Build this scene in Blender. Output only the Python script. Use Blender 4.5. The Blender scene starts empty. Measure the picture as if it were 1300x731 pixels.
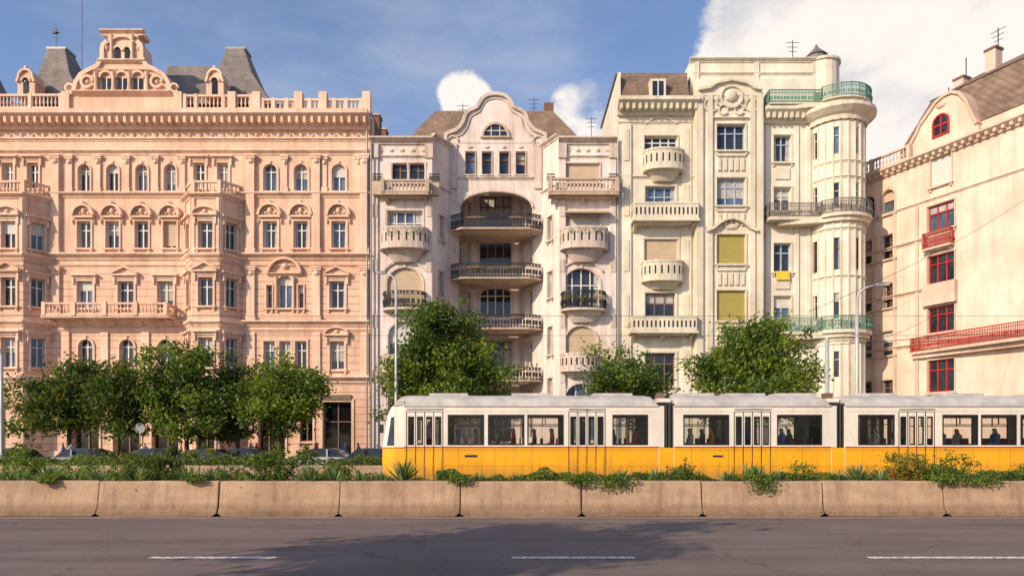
import bpy, math, random
import numpy as np
from mathutils import Vector, Matrix
R=random.Random(7)
NR=np.random.RandomState(5)
S=bpy.context.scene
F=867.0; EYE=1.75; HY=562.0
def wx(px,D): return (px-650)*D/F
def wz(py,D): return EYE+(HY-py)*D/F
# ------------------------------------------------------------------ materials
def newmat(name):
    m=bpy.data.materials.new(name); m.use_nodes=True
    nt=m.node_tree; b=nt.nodes['Principled BSDF']
    return m,nt,b
def N(nt,t,**k):
    n=nt.nodes.new(t)
    for a,v in k.items(): setattr(n,a,v)
    return n
def pos_scaled(nt,sc):
    g=N(nt,'ShaderNodeNewGeometry'); mp=N(nt,'ShaderNodeMapping')
    mp.inputs['Scale'].default_value=sc
    nt.links.new(g.outputs['Position'],mp.inputs['Vector']); return mp.outputs[0]
def noise(nt,sc,scale=1,detail=5,rough=.6):
    n=N(nt,'ShaderNodeTexNoise'); n.inputs['Scale'].default_value=scale
    n.inputs['Detail'].default_value=detail; n.inputs['Roughness'].default_value=rough
    nt.links.new(pos_scaled(nt,sc),n.inputs['Vector']); return n.outputs['Fac']
def ramp(nt,src,p0,p1,c0=(0,0,0,1),c1=(1,1,1,1)):
    r=N(nt,'ShaderNodeValToRGB'); r.color_ramp.elements[0].position=p0; r.color_ramp.elements[1].position=p1
    r.color_ramp.elements[0].color=c0; r.color_ramp.elements[1].color=c1
    nt.links.new(src,r.inputs[0]); return r.outputs[0]
def mix(nt,fac,a,b,mode='MIX'):
    m=N(nt,'ShaderNodeMix',data_type='RGBA',blend_type=mode)
    for s,v in ((0,fac),(6,a),(7,b)):
        if hasattr(v,'is_linked') or hasattr(v,'links'): nt.links.new(v,m.inputs[s])
        elif s==0: m.inputs[0].default_value=v
        else: m.inputs[s].default_value=(*v,1) if len(v)==3 else v
    return m.outputs[2]
def bump(nt,b,src,strength,dist=.02):
    bp=N(nt,'ShaderNodeBump'); bp.inputs['Strength'].default_value=strength; bp.inputs['Distance'].default_value=dist
    nt.links.new(src,bp.inputs['Height']); nt.links.new(bp.outputs[0],b.inputs['Normal'])
def plaster(name,col,dirt=(.25,.19,.15),amt=.45,rough=.85,rust=0):
    m,nt,b=newmat(name)
    big=noise(nt,(.3,.3,.3),1,6); st=noise(nt,(2.2,2.2,.16),1,6,.7); fine=noise(nt,(9,9,9),1,4); mid=noise(nt,(1.1,1.1,.8),1,7,.7)
    dark=tuple(c*k for c,k in zip(col,(.84,.78,.74)))
    c=mix(nt,ramp(nt,big,.35,.65),dark,col)
    s=ramp(nt,st,.48,.76)
    mm=N(nt,'ShaderNodeMath',operation='MULTIPLY'); nt.links.new(s,mm.inputs[0]); mm.inputs[1].default_value=amt
    c=mix(nt,mm.outputs[0],c,dirt)
    c=mix(nt,.5,c,ramp(nt,mid,.3,.7,(.70,.66,.63,1),(1.06,1.05,1.04,1)),'MULTIPLY')
    c=mix(nt,.25,c,ramp(nt,fine,.2,.8,(.6,.6,.6,1),(1,1,1,1)),'MULTIPLY')
    h=fine
    if rust:
        g=N(nt,'ShaderNodeNewGeometry'); sp=N(nt,'ShaderNodeSeparateXYZ'); nt.links.new(g.outputs['Position'],sp.inputs[0])
        md=N(nt,'ShaderNodeMath',operation='MODULO'); nt.links.new(sp.outputs[2],md.inputs[0]); md.inputs[1].default_value=rust
        lt=N(nt,'ShaderNodeMath',operation='GREATER_THAN'); nt.links.new(md.outputs[0],lt.inputs[0]); lt.inputs[1].default_value=.06
        c=mix(nt,lt.outputs[0],tuple(x*.42 for x in col),c)
        h=lt.outputs[0]
    nt.links.new(c,b.inputs['Base Color']); b.inputs['Roughness'].default_value=rough
    bump(nt,b,h,.35,.03); return m
def simple(name,col,rough=.6,metal=0,var=.25,sc=3,coat=0):
    m,nt,b=newmat(name)
    f=noise(nt,(sc,sc,sc),1,5)
    c=mix(nt,ramp(nt,f,.3,.7),tuple(x*(1-var) for x in col),col)
    nt.links.new(c,b.inputs['Base Color']); b.inputs['Roughness'].default_value=rough; b.inputs['Metallic'].default_value=metal
    b.inputs['Coat Weight'].default_value=coat
    return m
def paintm(name,col,rough=.3,dirt=(.16,.10,.05),coat=.3):
    m,nt,b=newmat(name)
    st=noise(nt,(5,5,.7),1,6,.7); big=noise(nt,(.7,.7,.7),1,5); fine=noise(nt,(12,12,12),1,4)
    c=mix(nt,ramp(nt,big,.35,.65),tuple(x*.86 for x in col),col)
    s=ramp(nt,st,.50,.82,(0,0,0,1),(.45,.45,.45,1)); c=mix(nt,s,c,dirt)
    g=N(nt,'ShaderNodeNewGeometry'); sp=N(nt,'ShaderNodeSeparateXYZ'); nt.links.new(g.outputs['Position'],sp.inputs[0])
    zn=N(nt,'ShaderNodeMath',operation='MULTIPLY_ADD'); nt.links.new(st,zn.inputs[0]); zn.inputs[1].default_value=-.9; nt.links.new(sp.outputs[2],zn.inputs[2])
    c=mix(nt,ramp(nt,zn.outputs[0],.05,.65,(.55,.55,.55,1),(0,0,0,1)),c,dirt)
    nt.links.new(c,b.inputs['Base Color']); nt.links.new(ramp(nt,fine,.3,.7,(rough*.8,)*3+(1,),(rough*1.5,)*3+(1,)),b.inputs['Roughness']); b.inputs['Coat Weight'].default_value=coat
    bump(nt,b,big,.12,.05); return m
def glassm(name,col,rough=.05,spec=.6):
    m,nt,b=newmat(name)
    f=noise(nt,(.9,.9,.7),1,3)
    c=mix(nt,ramp(nt,f,.35,.65),tuple(x*.4 for x in col),col)
    nt.links.new(c,b.inputs['Base Color']); b.inputs['Roughness'].default_value=rough; b.inputs['Specular IOR Level'].default_value=spec
    return m
def stripes(name,c0,c1,per,axis=2,rough=.7,duty=.3):
    m,nt,b=newmat(name)
    g=N(nt,'ShaderNodeNewGeometry'); sp=N(nt,'ShaderNodeSeparateXYZ'); nt.links.new(g.outputs['Position'],sp.inputs[0])
    md=N(nt,'ShaderNodeMath',operation='PINGPONG'); nt.links.new(sp.outputs[axis],md.inputs[0]); md.inputs[1].default_value=per
    dv=N(nt,'ShaderNodeMath',operation='DIVIDE'); nt.links.new(md.outputs[0],dv.inputs[0]); dv.inputs[1].default_value=per
    r=ramp(nt,dv.outputs[0],duty*.6,duty)
    f=noise(nt,(2,2,2),1,4)
    c=mix(nt,r,c0,c1); c=mix(nt,.35,c,ramp(nt,f,.2,.8,(.5,.5,.5,1),(1,1,1,1)),'MULTIPLY')
    nt.links.new(c,b.inputs['Base Color']); b.inputs['Roughness'].default_value=rough
    bump(nt,b,r,.4,.03); return m
def tiles(name,c0,c1,sx=3,sz=4):
    m,nt,b=newmat(name)
    g=N(nt,'ShaderNodeNewGeometry'); sp=N(nt,'ShaderNodeSeparateXYZ'); nt.links.new(g.outputs['Position'],sp.inputs[0])
    cb=N(nt,'ShaderNodeCombineXYZ'); ad=N(nt,'ShaderNodeMath',operation='ADD')
    nt.links.new(sp.outputs[0],ad.inputs[0]); nt.links.new(sp.outputs[1],ad.inputs[1])
    nt.links.new(ad.outputs[0],cb.inputs[0]); nt.links.new(sp.outputs[2],cb.inputs[1])
    br=N(nt,'ShaderNodeTexBrick'); nt.links.new(cb.outputs[0],br.inputs['Vector'])
    br.inputs['Scale'].default_value=sx; br.inputs['Color1'].default_value=(*c0,1); br.inputs['Color2'].default_value=(*c1,1)
    br.inputs['Mortar'].default_value=(c0[0]*.35,c0[1]*.35,c0[2]*.35,1); br.inputs['Mortar Size'].default_value=.03
    f=noise(nt,(.8,.8,.8),1,6)
    c=mix(nt,.8,br.outputs['Color'],ramp(nt,f,.3,.7,(.5,.5,.5,1),(1.2,1.15,1.1,1)),'MULTIPLY')
    nt.links.new(c,b.inputs['Base Color']); b.inputs['Roughness'].default_value=.8
    bump(nt,b,br.outputs['Fac'],-.4,.03); return m
def leafm(name,col,tr=.38):
    m,nt,b=newmat(name)
    f=noise(nt,(1.3,1.3,1.3),1,3)
    c=mix(nt,ramp(nt,f,.3,.7),tuple(x*.6 for x in col),col)
    nt.links.new(c,b.inputs['Base Color']); b.inputs['Roughness'].default_value=.5; b.inputs['Specular IOR Level'].default_value=.35
    t=N(nt,'ShaderNodeBsdfTranslucent'); t.inputs[0].default_value=(col[0]*1.9,col[1]*1.9,col[2],1)
    ms=N(nt,'ShaderNodeMixShader'); ms.inputs[0].default_value=tr
    nt.links.new(b.outputs[0],ms.inputs[1]); nt.links.new(t.outputs[0],ms.inputs[2])
    nt.links.new(ms.outputs[0],nt.nodes['Material Output'].inputs[0]); return m

M={}
M['p1']=plaster('peach_plaster',(.88,.595,.44),(.36,.19,.12),.55)
M['p1r']=plaster('peach_banded_plaster',(.86,.565,.415),(.34,.18,.11),.55,rust=.55)
M['p1t']=plaster('peach_trim',(.90,.655,.50),(.38,.22,.15),amt=.6)
M['p2']=plaster('white_plaster',(.84,.745,.70),(.30,.22,.18),amt=.6)
M['p2t']=plaster('white_trim',(.72,.62,.55),(.2,.15,.12),amt=.8)
M['p2b']=plaster('ochre_trim',(.60,.47,.36),(.2,.15,.12),amt=.7)
M['p3']=plaster('cream_plaster',(.83,.79,.675),(.42,.37,.25),amt=.45)
M['p3t']=plaster('cream_trim',(.76,.72,.59),(.34,.30,.20),amt=.6)
M['p5']=plaster('rose_plaster',(.84,.67,.56),(.40,.27,.20),amt=.45)
M['p5t']=plaster('rose_trim',(.70,.55,.45),amt=.55)
M['brown']=plaster('brown_render',(.20,.12,.085),(.08,.06,.05),amt=.7)
M['g']=glassm('window_glass',(.028,.035,.05))
M['gb']=glassm('window_glass_painted_sky',(.10,.15,.24),.1,.7)  # bluish base colour stands in for sky reflected in the panes
M['gd']=glassm('shop_glass',(.012,.013,.016),.08,.4)
M['cur']=simple('sheer_curtain',(.50,.48,.46),.9,0,.5,4)
M['fw']=simple('white_window_frame',(.74,.70,.64),.5)
M['fb']=simple('brown_window_frame',(.20,.12,.08),.5)
M['fblue']=simple('bluegrey_window_frame',(.40,.46,.58),.5)
M['fr']=simple('red_window_frame',(.45,.025,.018),.45)
M['shb']=stripes('beige_shutter',(.38,.26,.16),(.60,.46,.32),.05)
M['sho']=stripes('olive_shutter',(.22,.17,.03),(.42,.34,.09),.05)
M['shw']=stripes('white_shutter',(.42,.40,.38),(.66,.64,.6),.05)
M['iron']=simple('wrought_iron',(.03,.028,.03),.5,.3)
M['irong']=simple('green_iron',(.16,.32,.22),.5,.1)
M['ironr']=simple('red_iron',(.42,.05,.035),.5,.1)
M['slate']=tiles('slate_roof',(.22,.19,.18),(.33,.28,.255),2.2)
M['tile']=tiles('brown_roof_tiles',(.24,.155,.11),(.36,.25,.17),2.0)
M['tiled']=tiles('mottled_roof_tiles',(.20,.135,.105),(.31,.215,.16),2.0)
M['zinc']=simple('zinc_sheet',(.25,.26,.28),.5,.3)
M['dark']=simple('dark_interior',(.02,.018,.017),.8)
# ------------------------------------------------------------------ builder
def empty(name,loc=(0,0,0)):
    e=bpy.data.objects.new(name,None); e.location=loc; S.collection.objects.link(e); e.empty_display_size=.5
    return e
def link(o,parent=None):
    S.collection.objects.link(o)
    if parent is not None:
        o.parent=parent; o.matrix_parent_inverse=Matrix.Translation(parent.location).inverted()
    return o
class Bd:
    def __init__(s,name,loc): s.name=name; s.loc=loc; s.P={}; s.front(51); s.rc=0
    def front(s,D): s.frame((0,D),(1,D),D)
    def frame(s,p0,p1,Dref=None):
        s.o=Vector((p0[0],p0[1])); v=Vector((p1[0],p1[1]))-s.o; s.L=v.length; s.ud=v/s.L; s.n=Vector((s.ud.y,-s.ud.x)); s.Dr=Dref or p0[1]
    def U(s,px):
        k=(px-650)/F; return (k*s.o.y-s.o.x)/(s.ud.x-k*s.ud.y)
    def Z(s,py): return wz(py,s.Dr)
    def w(s,p):
        q=s.o+s.ud*p[0]+s.n*p[1]; return (q.x,q.y,p[2])
    def add(s,part,mat,vs,fs):
        P=s.P.setdefault(part,([],[],[],[]))
        o=len(P[0]); P[0].extend(s.w(v) for v in vs)
        if mat not in P[3]: P[3].append(mat)
        mi=P[3].index(mat)
        for f in fs: P[1].append(tuple(i+o for i in f)); P[2].append(mi)
    def box(s,part,mat,u0,u1,d0,d1,z0,z1):
        vs=[(u,d,z) for z in (z0,z1) for d in (d0,d1) for u in (u0,u1)]
        s.add(part,mat,vs,[(0,1,3,2),(4,5,7,6),(0,1,5,4),(2,3,7,6),(0,2,6,4),(1,3,7,5)])
    def bx(s,part,mat,p0,p1,pt,pb,d0,d1): s.box(part,mat,s.U(p0),s.U(p1),d0,d1,s.Z(pb),s.Z(pt))
    def obox(s,part,mat,a,b,t,z0,z1):
        v=Vector((b[0]-a[0],b[1]-a[1])); l=v.length or 1; n=Vector((-v.y,v.x))/l*t/2
        q=[(a[0]+n.x,a[1]+n.y),(b[0]+n.x,b[1]+n.y),(b[0]-n.x,b[1]-n.y),(a[0]-n.x,a[1]-n.y)]
        s.hpr(part,mat,q,z0,z1)
    def hpr(s,part,mat,q,z0,z1,q1=None):
        n=len(q); q1=q1 or q
        vs=[(x,y,z0) for x,y in q]+[(x,y,z1) for x,y in q1]
        s.add(part,mat,vs,[tuple(range(n)),tuple(range(n,2*n))]+[(i,(i+1)%n,(i+1)%n+n,i+n) for i in range(n)])
    def pr(s,part,mat,q,d0,d1):
        n=len(q); vs=[(x,d0,z) for x,z in q]+[(x,d1,z) for x,z in q]
        s.add(part,mat,vs,[tuple(range(n)),tuple(range(n,2*n))]+[(i,(i+1)%n,(i+1)%n+n,i+n) for i in range(n)])
    def prp(s,part,mat,q,d0,d1): s.pr(part,mat,[(s.U(a),s.Z(b)) for a,b in q],d0,d1)
    def prof(s,part,mat,u0,u1,pf):
        n=len(pf); vs=[(u0,d,z) for d,z in pf]+[(u1,d,z) for d,z in pf]
        s.add(part,mat,vs,[tuple(range(n)),tuple(range(n,2*n))]+[(i,(i+1)%n,(i+1)%n+n,i+n) for i in range(n)])
    def corn(s,mat,p0,p1,pt,pb,out,br=0,m=False,part='cornices'):
        u0,u1=(p0,p1) if m else (s.U(p0),s.U(p1)); zt,zb=s.Z(pt),s.Z(pb); h=zt-zb
        s.prof(part,mat,u0,u1,[(-.02,zb),(.22*out,zb),(.3*out,zb+.3*h),(.55*out,zb+.42*h),(.85*out,zb+.62*h),(out,zb+.72*h),(out,zt-.03),(out*.9,zt),(-.02,zt)])
        if br:
            n=max(1,int((u1-u0)/br))
            for i in range(n):
                u=u0+(i+.5)*(u1-u0)/n
                s.box('brackets',mat,u-.09,u+.09,.2*out,.8*out,zb+.2*h,zb+.6*h)
    def rib(s,part,mat,pts,t,d0,d1):
        P=[Vector((p[0],p[1])) for p in pts]; P=[p for i,p in enumerate(P) if i==0 or (p-P[i-1]).length>1e-4]
        if len(P)<2: return
        cl=(P[0]-P[-1]).length<1e-4 and len(P)>3
        if cl: P=P[:-1]
        n=len(P); vs=[]
        s.rc=(s.rc+1)%7; d1=d1+s.rc*.0013
        for i,p in enumerate(P):
            a=P[i-1] if (i>0 or cl) else None; c=P[(i+1)%n] if (i<n-1 or cl) else None
            es=[]
            if a is not None: es.append((p-a).normalized())
            if c is not None: es.append((c-p).normalized())
            ns=[Vector((-e.y,e.x)) for e in es]; m=sum(ns,Vector((0,0)))
            m=m.normalized() if m.length>.2 else ns[0]
            k=1/max(.5,m.dot(ns[0])); m=m*t/2*k
            for q in (p+m,p-m):
                vs+=[(q.x,d0,q.y),(q.x,d1,q.y)]
        fs=[]
        for i in range(n if cl else n-1):
            a=4*i; c=4*((i+1)%n)
            fs+=[(a+1,c+1,c+3,a+3),(a,c,c+1,a+1),(a+2,c+2,c+3,a+3)]
        if not cl: fs+=[(0,1,3,2),(4*n-4,4*n-3,4*n-1,4*n-2)]
        s.add(part,mat,vs,fs)
    def arc(s,part,mat,uc,zc,r,t,d0,d1,a0=0,a1=180,n=12,sy=1):
        s.rib(part,mat,[(uc+r*math.cos(math.radians(a0+(a1-a0)*i/n)),zc+sy*r*math.sin(math.radians(a0+(a1-a0)*i/n))) for i in range(n+1)],t,d0,d1)
    def blob(s,part,mat,uc,zc,ru,rz,rd,d=0,n=8):
        vs=[(uc,d+rd,zc)]; 
        for k,(f,h) in enumerate(((.5,.85),(.85,.5),(1,-.05))):
            for i in range(n):
                a=2*math.pi*i/n; vs.append((uc+ru*f*math.cos(a),d+rd*h,zc+rz*f*math.sin(a)))
        fs=[(0,1+i,1+(i+1)%n) for i in range(n)]
        for k in range(2):
            fs+=[(1+k*n+i,1+(k+1)*n+i,1+(k+1)*n+(i+1)%n,1+k*n+(i+1)%n) for i in range(n)]
        s.add(part,mat,vs,fs)
    def lathe(s,part,mat,u,d,z0,z1,rs,n=6):
        k=len(rs); vs=[]
        for j,r in enumerate(rs):
            z=z0+(z1-z0)*j/(k-1)
            for i in range(n):
                a=2*math.pi*i/n; vs.append((u+r*math.cos(a),d+r*math.sin(a),z))
        fs=[(j*n+i,j*n+(i+1)%n,(j+1)*n+(i+1)%n,(j+1)*n+i) for j in range(k-1) for i in range(n)]
        fs+=[tuple(range(n)),tuple(range((k-1)*n,k*n))]
        s.add(part,mat,vs,fs)
    def rail(s,path,z0,z1,kind,mat,part='balustrades',posts=True):
        h=z1-z0
        if kind=='stone' and posts:
            for p in path: s.box(part,mat,p[0]-.13,p[0]+.13,p[1]-.137,p[1]+.137,z0-.003,z1+.035)
        for si,(a,b) in enumerate(zip(path[:-1],path[1:])):
            L=math.hypot(b[0]-a[0],b[1]-a[1])
            if L<1e-4: continue
            e=.004*(si%3); z1_=z1-e
            at=lambda t:(a[0]+(b[0]-a[0])*t,a[1]+(b[1]-a[1])*t)
            if kind=='stone':
                s.obox(part,mat,a,b,.22,z1_-.14*h,z1_); s.obox(part,mat,a,b,.2,z0+e,z0+.14*h+e)
                n=max(1,int(L/.26))
                for i in range(n):
                    p=at((i+.5)/n); s.lathe(part,mat,p[0],p[1],z0+.13*h,z1-.13*h,[.06,.04,.085,.06,.04,.06])
            elif kind=='solid':
                s.obox(part,mat,a,b,.12+e,z0+e,z1-.1*h); s.obox(part,mat,a,b,.2,z1_-.1*h,z1_+.02)
                n=max(1,int(L/.3))
                for i in range(n):
                    p=at((i+.5)/n); q0=(p[0]-(b[0]-a[0])/L*.06,p[1]-(b[1]-a[1])/L*.06); q1=(p[0]+(b[0]-a[0])/L*.06,p[1]+(b[1]-a[1])/L*.06)
                    s.obox(part,M['dark'],q0,q1,.14,z0+.25*h,z0+.7*h)
            else:
                s.obox(part,mat,a,b,.07,z1_-.06,z1_); s.obox(part,mat,a,b,.05,z0+.04+e,z0+.1+e); s.obox(part,mat,a,b,.035,z1_-.26,z1_-.22)
                n=max(1,int(L/.105))
                for i in range(n+1):
                    p=at(i/n); s.box(part,mat,p[0]-.017,p[0]+.017,p[1]-.017,p[1]+.017,z0,z1-.03)
                n=max(1,int(L/.24))
                dn=kind=='dense'
                for i in range(n):
                    p=at((i+.5)/n); r=.095
                    s.box(part,mat,p[0]-r,p[0]+r,p[1]-.013,p[1]+.013,z0+.25*h,z0+.25*h+(.34 if dn else .2))
                    if dn: s.box(part,mat,p[0]-.05,p[0]+.05,p[1]-.011,p[1]+.011,z0+.02,z0+.2); s.box(part,mat,p[0]-.1,p[0]+.03,p[1]-.012,p[1]+.012,z1-.21,z1-.07)
    def balcony(s,p0,p1,pt,pb,ps,out,kind,mat,smat,bow=False,m=False,brk=2):
        u0,u1=(p0,p1) if m else (s.U(p0),s.U(p1)); zt,zb,zs=s.Z(pt),s.Z(pb),s.Z(ps)
        if bow:
            n=10; uc=(u0+u1)/2; hw=(u1-u0)/2
            path=[(uc-hw*math.cos(math.pi*i/n),max(0,out*math.sin(math.pi*i/n)**.6)) for i in range(n+1)]
        else: path=[(u0,0),(u0,out),(u1,out),(u1,0)]
        uc=(u0+u1)/2
        big=[(uc+(a-uc)*1.03,d*1.08 if d>0 else -.02) for a,d in path]
        t=min(.16,(zb-zs)*.5); s.hpr('balcony_slabs',smat,big,zb-t,zb)
        sm=[(uc+(a-uc)*.82,d*.75 if d>0 else -.02) for a,d in path]
        if bow: s.hpr('balcony_slabs',smat,[(uc+(a-uc)*.5,d*.35 if d>0 else -.02) for a,d in path],zs,zb-t-.002,sm)
        else:
            s.hpr('balcony_slabs',smat,sm,zb-t-.08,zb-t-.002)
            n=max(2,int((u1-u0)/1.6)) if brk==2 else brk
            for i in range(n):
                u=u0+.25+(u1-u0-.5)*i/max(1,n-1)
                s.prof('brackets',smat,u-.12,u+.12,[(-.02,zs-.1),(.15,zs-.1),(.35,zs+.1),(out*.85,zb-t-.09),(-.02,zb-t-.09)])
        inner=[(uc+(a-uc)*.98,max(d,.02)) for a,d in path]
        s.rail(inner,zb+.005,zt,kind,mat)
    def wall(s,mat,p0,p1,pt,pb,wins=[],m=False,part='walls',tm=None):
        if m: u0,u1=p0,p1
        else: u0,u1=s.U(p0),s.U(p1)
        z0,z1=s.Z(pb),s.Z(pt)
        if pb>=592: z0=0
        ops=[]
        for wd in wins:
            c,pw,t,b_=wd['r'][:4]
            a,b=(c-pw/2,c+pw/2) if wd.get('m') else (s.U(c-pw/2),s.U(c+pw/2))
            o=dict(wd); o['u0'],o['u1'],o['z0'],o['z1']=a,b,s.Z(b_),s.Z(t); ops.append(o)
        us=sorted(set([u0,u1]+[v for o in ops for v in (o['u0'],o['u1']) if u0<v<u1]))
        zs=sorted(set([z0,z1]+[v for o in ops for v in (o['z0'],o['z1']) if z0<v<z1]))
        vs=[(u,0,z) for z in zs for u in us]; n=len(us); fs=[]
        for j in range(len(zs)-1):
            for i in range(n-1):
                cu,cz=(us[i]+us[i+1])/2,(zs[j]+zs[j+1])/2
                if any(o['u0']<cu<o['u1'] and o['z0']<cz<o['z1'] for o in ops): continue
                fs.append((j*n+i,j*n+i+1,(j+1)*n+i+1,(j+1)*n+i))
        s.add(part,mat,vs,fs)
        for o in ops: s.window(mat,o,tm or mat)
    def window(s,mat,o,tm):
        u0,u1,z0,z1=o['u0'],o['u1'],o['z0'],o['z1']; dp=o.get('dp',.3); w=u1-u0; h=z1-z0; uc=(u0+u1)/2
        fm=o.get('f',M['fw']); st=o.get('s','c2'); arch=o.get('arch',0)
        ah=0
        if arch:
            ah=min(w/2*arch,h*.6); k=10
            cv=[(uc-w/2*math.cos(math.pi*i/k),z1-ah+ah*math.sin(math.pi*i/k)) for i in range(k+1)]
            for i in range(k):
                a,b=cv[i],cv[i+1]
                s.add('walls',mat,[(a[0],0,a[1]),(b[0],0,b[1]),(b[0],0,z1),(a[0],0,z1)],[(0,1,2,3)])
                s.add('walls',mat,[(a[0],0,a[1]),(b[0],0,b[1]),(b[0],-dp,b[1]),(a[0],-dp,a[1])],[(0,1,2,3)])
        zz=z1-ah
        for q in ([(u0,0,z0),(u0,-dp,z0),(u0,-dp,zz),(u0,0,zz)],[(u1,0,z0),(u1,-dp,z0),(u1,-dp,zz),(u1,0,zz)],
                  [(u0,0,z0),(u1,0,z0),(u1,-dp,z0),(u0,-dp,z0)]): s.add('walls',mat,q,[(0,1,2,3)])
        if not arch: s.add('walls',mat,[(u0,0,z1),(u1,0,z1),(u1,-dp,z1),(u0,-dp,z1)],[(0,1,2,3)])
        t=.02
        j=lambda:R.uniform(-.012,.012)
        gm=M['gb'] if R.random()<.25 else M['g']
        if o.get('dk'): gm=M['gd']
        if st[0]=='x':
            s.add('shutters',o.get('sm',M['shb']),[(u0,-.12,z0),(u1,-.12,z0),(u1,-.12,z1),(u0,-.12,z1)],[(0,1,2,3)])
        else:
            s.add('window_glass',gm,[(u0,-dp-t+j(),z0),(u1,-dp-t+j(),z0),(u1,-dp-t+j(),z1),(u0,-dp-t+j(),z1)],[(0,1,2,3)])
            r=R.random(); dd=-dp+.008
            if o.get('dk'): r=1
            if r<.3:
                f=R.uniform(.15,.3)
                s.add('curtains',M['cur'],[(u0,dd,z0),(u0+w*f,dd,z0),(u0+w*f*.8,dd,z1),(u0,dd,z1)],[(0,1,2,3)])
                s.add('curtains',M['cur'],[(u1,dd,z0),(u1-w*f,dd,z0),(u1-w*f*.8,dd,z1),(u1,dd,z1)],[(0,1,2,3)])
            elif r<.48:
                f=R.choice([.35,.5,.7]); s.add('curtains',M['cur'],[(u0,dd,z1-h*f),(u1,dd,z1-h*f),(u1,dd,z1),(u0,dd,z1)],[(0,1,2,3)])
            elif r<.62 and o.get('nosh') is None:
                f=R.choice([.3,.45,.9]); s.add('curtains',M['shb'] if R.random()<.6 else M['shw'],[(u0,-dp+.1,z1-h*f),(u1,-dp+.1,z1-h*f),(u1,-dp+.1,z1),(u0,-dp+.1,z1)],[(0,1,2,3)])
            fa,fb=-dp-.03,-dp+.06; q=min(.08,w*.1)
            s.box('window_frames',fm,u0,u0+q,fa,fb,z0,z1); s.box('window_frames',fm,u1-q,u1,fa,fb,z0,z1)
            s.box('window_frames',fm,u0+q,u1-q,fa,fb-.003,z0,z0+q); 
            if not arch: s.box('window_frames',fm,u0+q,u1-q,fa,fb-.003,z1-q,z1)
            n={'c1':1,'c2':2,'c3':3,'c4':4}.get(st,2)
            for i in range(1,n):
                u=u0+w*i/n; s.box('window_frames',fm,u-q*.55,u+q*.55,fa,fb+.01,z0+q,z1-.01)
            zt=z0+h*(.68 if not arch else (h-ah)/h if ah<h*.45 else .6)
            s.box('window_frames',fm,u0+q,u1-q,fa,fb+.016,zt-q*.5,zt+q*.5)
        sw=o.get('sw',.15); g=.01
        if o.get('sur',1):
            s.box('window_surrounds',tm,u0-sw-g,u0-g,-.02,.08,z0-.02,zz-.001); s.box('window_surrounds',tm,u1+g,u1+sw+g,-.02,.08,z0-.02,zz-.001)
            if arch:
                pts=[(uc-(w/2+g+sw/2)*math.cos(math.pi*i/10),zz+(ah+g+sw/2)*math.sin(math.pi*i/10)) for i in range(11)]
                s.rib('window_surrounds',tm,pts,sw,-.02,.083)
                s.box('window_surrounds',tm,uc-.09,uc+.09,-.02,.16,z1+.0,z1+sw+.12)
            else: s.box('window_surrounds',tm,u0-sw-g,u1+sw+g,-.02,.085,z1+g,z1+sw+g)
        if o.get('sill',1):
            s.box('window_sills',tm,u0-sw-.08,u1+sw+.08,-.02,.2,z0-.14,z0-.022)
            s.box('window_sills',tm,u0-sw,u0-sw+.14,-.02,.13,z0-.32,z0-.143); s.box('window_sills',tm,u1+sw-.14,u1+sw,-.02,.13,z0-.32,z0-.143)
        hd=o.get('hood'); hw=w/2+sw+.14; zb=z1+sw+.22
        if hd in('cor','tri','seg'):
            s.box('window_hoods',tm,uc-hw,uc+hw,-.02,.14,zb-.2,zb); s.box('window_hoods',tm,uc-hw-.1,uc+hw+.1,-.02,.34,zb+.002,zb+.12)
            s.box('window_hoods',tm,uc-hw-.003,uc-hw+.13,-.02,.2,zb-.6,zb-.01);s.box('window_hoods',tm,uc+hw-.13,uc+hw+.003,-.02,.2,zb-.6,zb-.01)
        if hd=='tri':
            s.pr('window_hoods',tm,[(uc-hw-.05,zb+.125),(uc+hw+.05,zb+.125),(uc,zb+.58)],-.02,.14)
            s.rib('window_hoods',tm,[(uc-hw-.1,zb+.18),(uc,zb+.66),(uc+hw+.1,zb+.18)],.11,-.02,.36)
        if hd=='seg':
            pts=[(uc-(hw+.06)*math.cos(math.pi*i/10),zb+.13+.5*math.sin(math.pi*i/10)) for i in range(11)]
            s.pr('window_hoods',tm,pts,-.02,.13); s.rib('window_hoods',tm,pts,.11,-.02,.36); s.blob('ornaments',tm,uc,zb+.34,.2,.15,.14,.13)
        if hd=='orn':
            zc=z1+sw+.18
            s.box('window_hoods',tm,uc-hw,uc+hw,-.02,.26,zc-.08,zc+.06)
            pts=[(uc-(hw)*math.cos(math.pi*i/12),zc+.08+(hw*1.02)*math.sin(math.pi*i/12)) for i in range(13)]
            s.rib('window_hoods',tm,pts,.17,-.02,.34)
            s.rib('window_hoods',tm,[(uc+(a-uc)*.78,zc+(b-zc)*.78) for a,b in pts],.06,-.02,.15)
            s.blob('ornaments',tm,uc,zc+.45,.22,.28,.24); s.blob('ornaments',tm,uc-.33,zc+.3,.16,.14,.14); s.blob('ornaments',tm,uc+.33,zc+.3,.16,.14,.14)
            s.blob('ornaments',tm,uc,zc+hw+.22,.16,.2,.32)
            for k in (-1,1):
                s.blob('ornaments',tm,uc+k*(hw+.02),zc-.35,.09,.22,.22)
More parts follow.
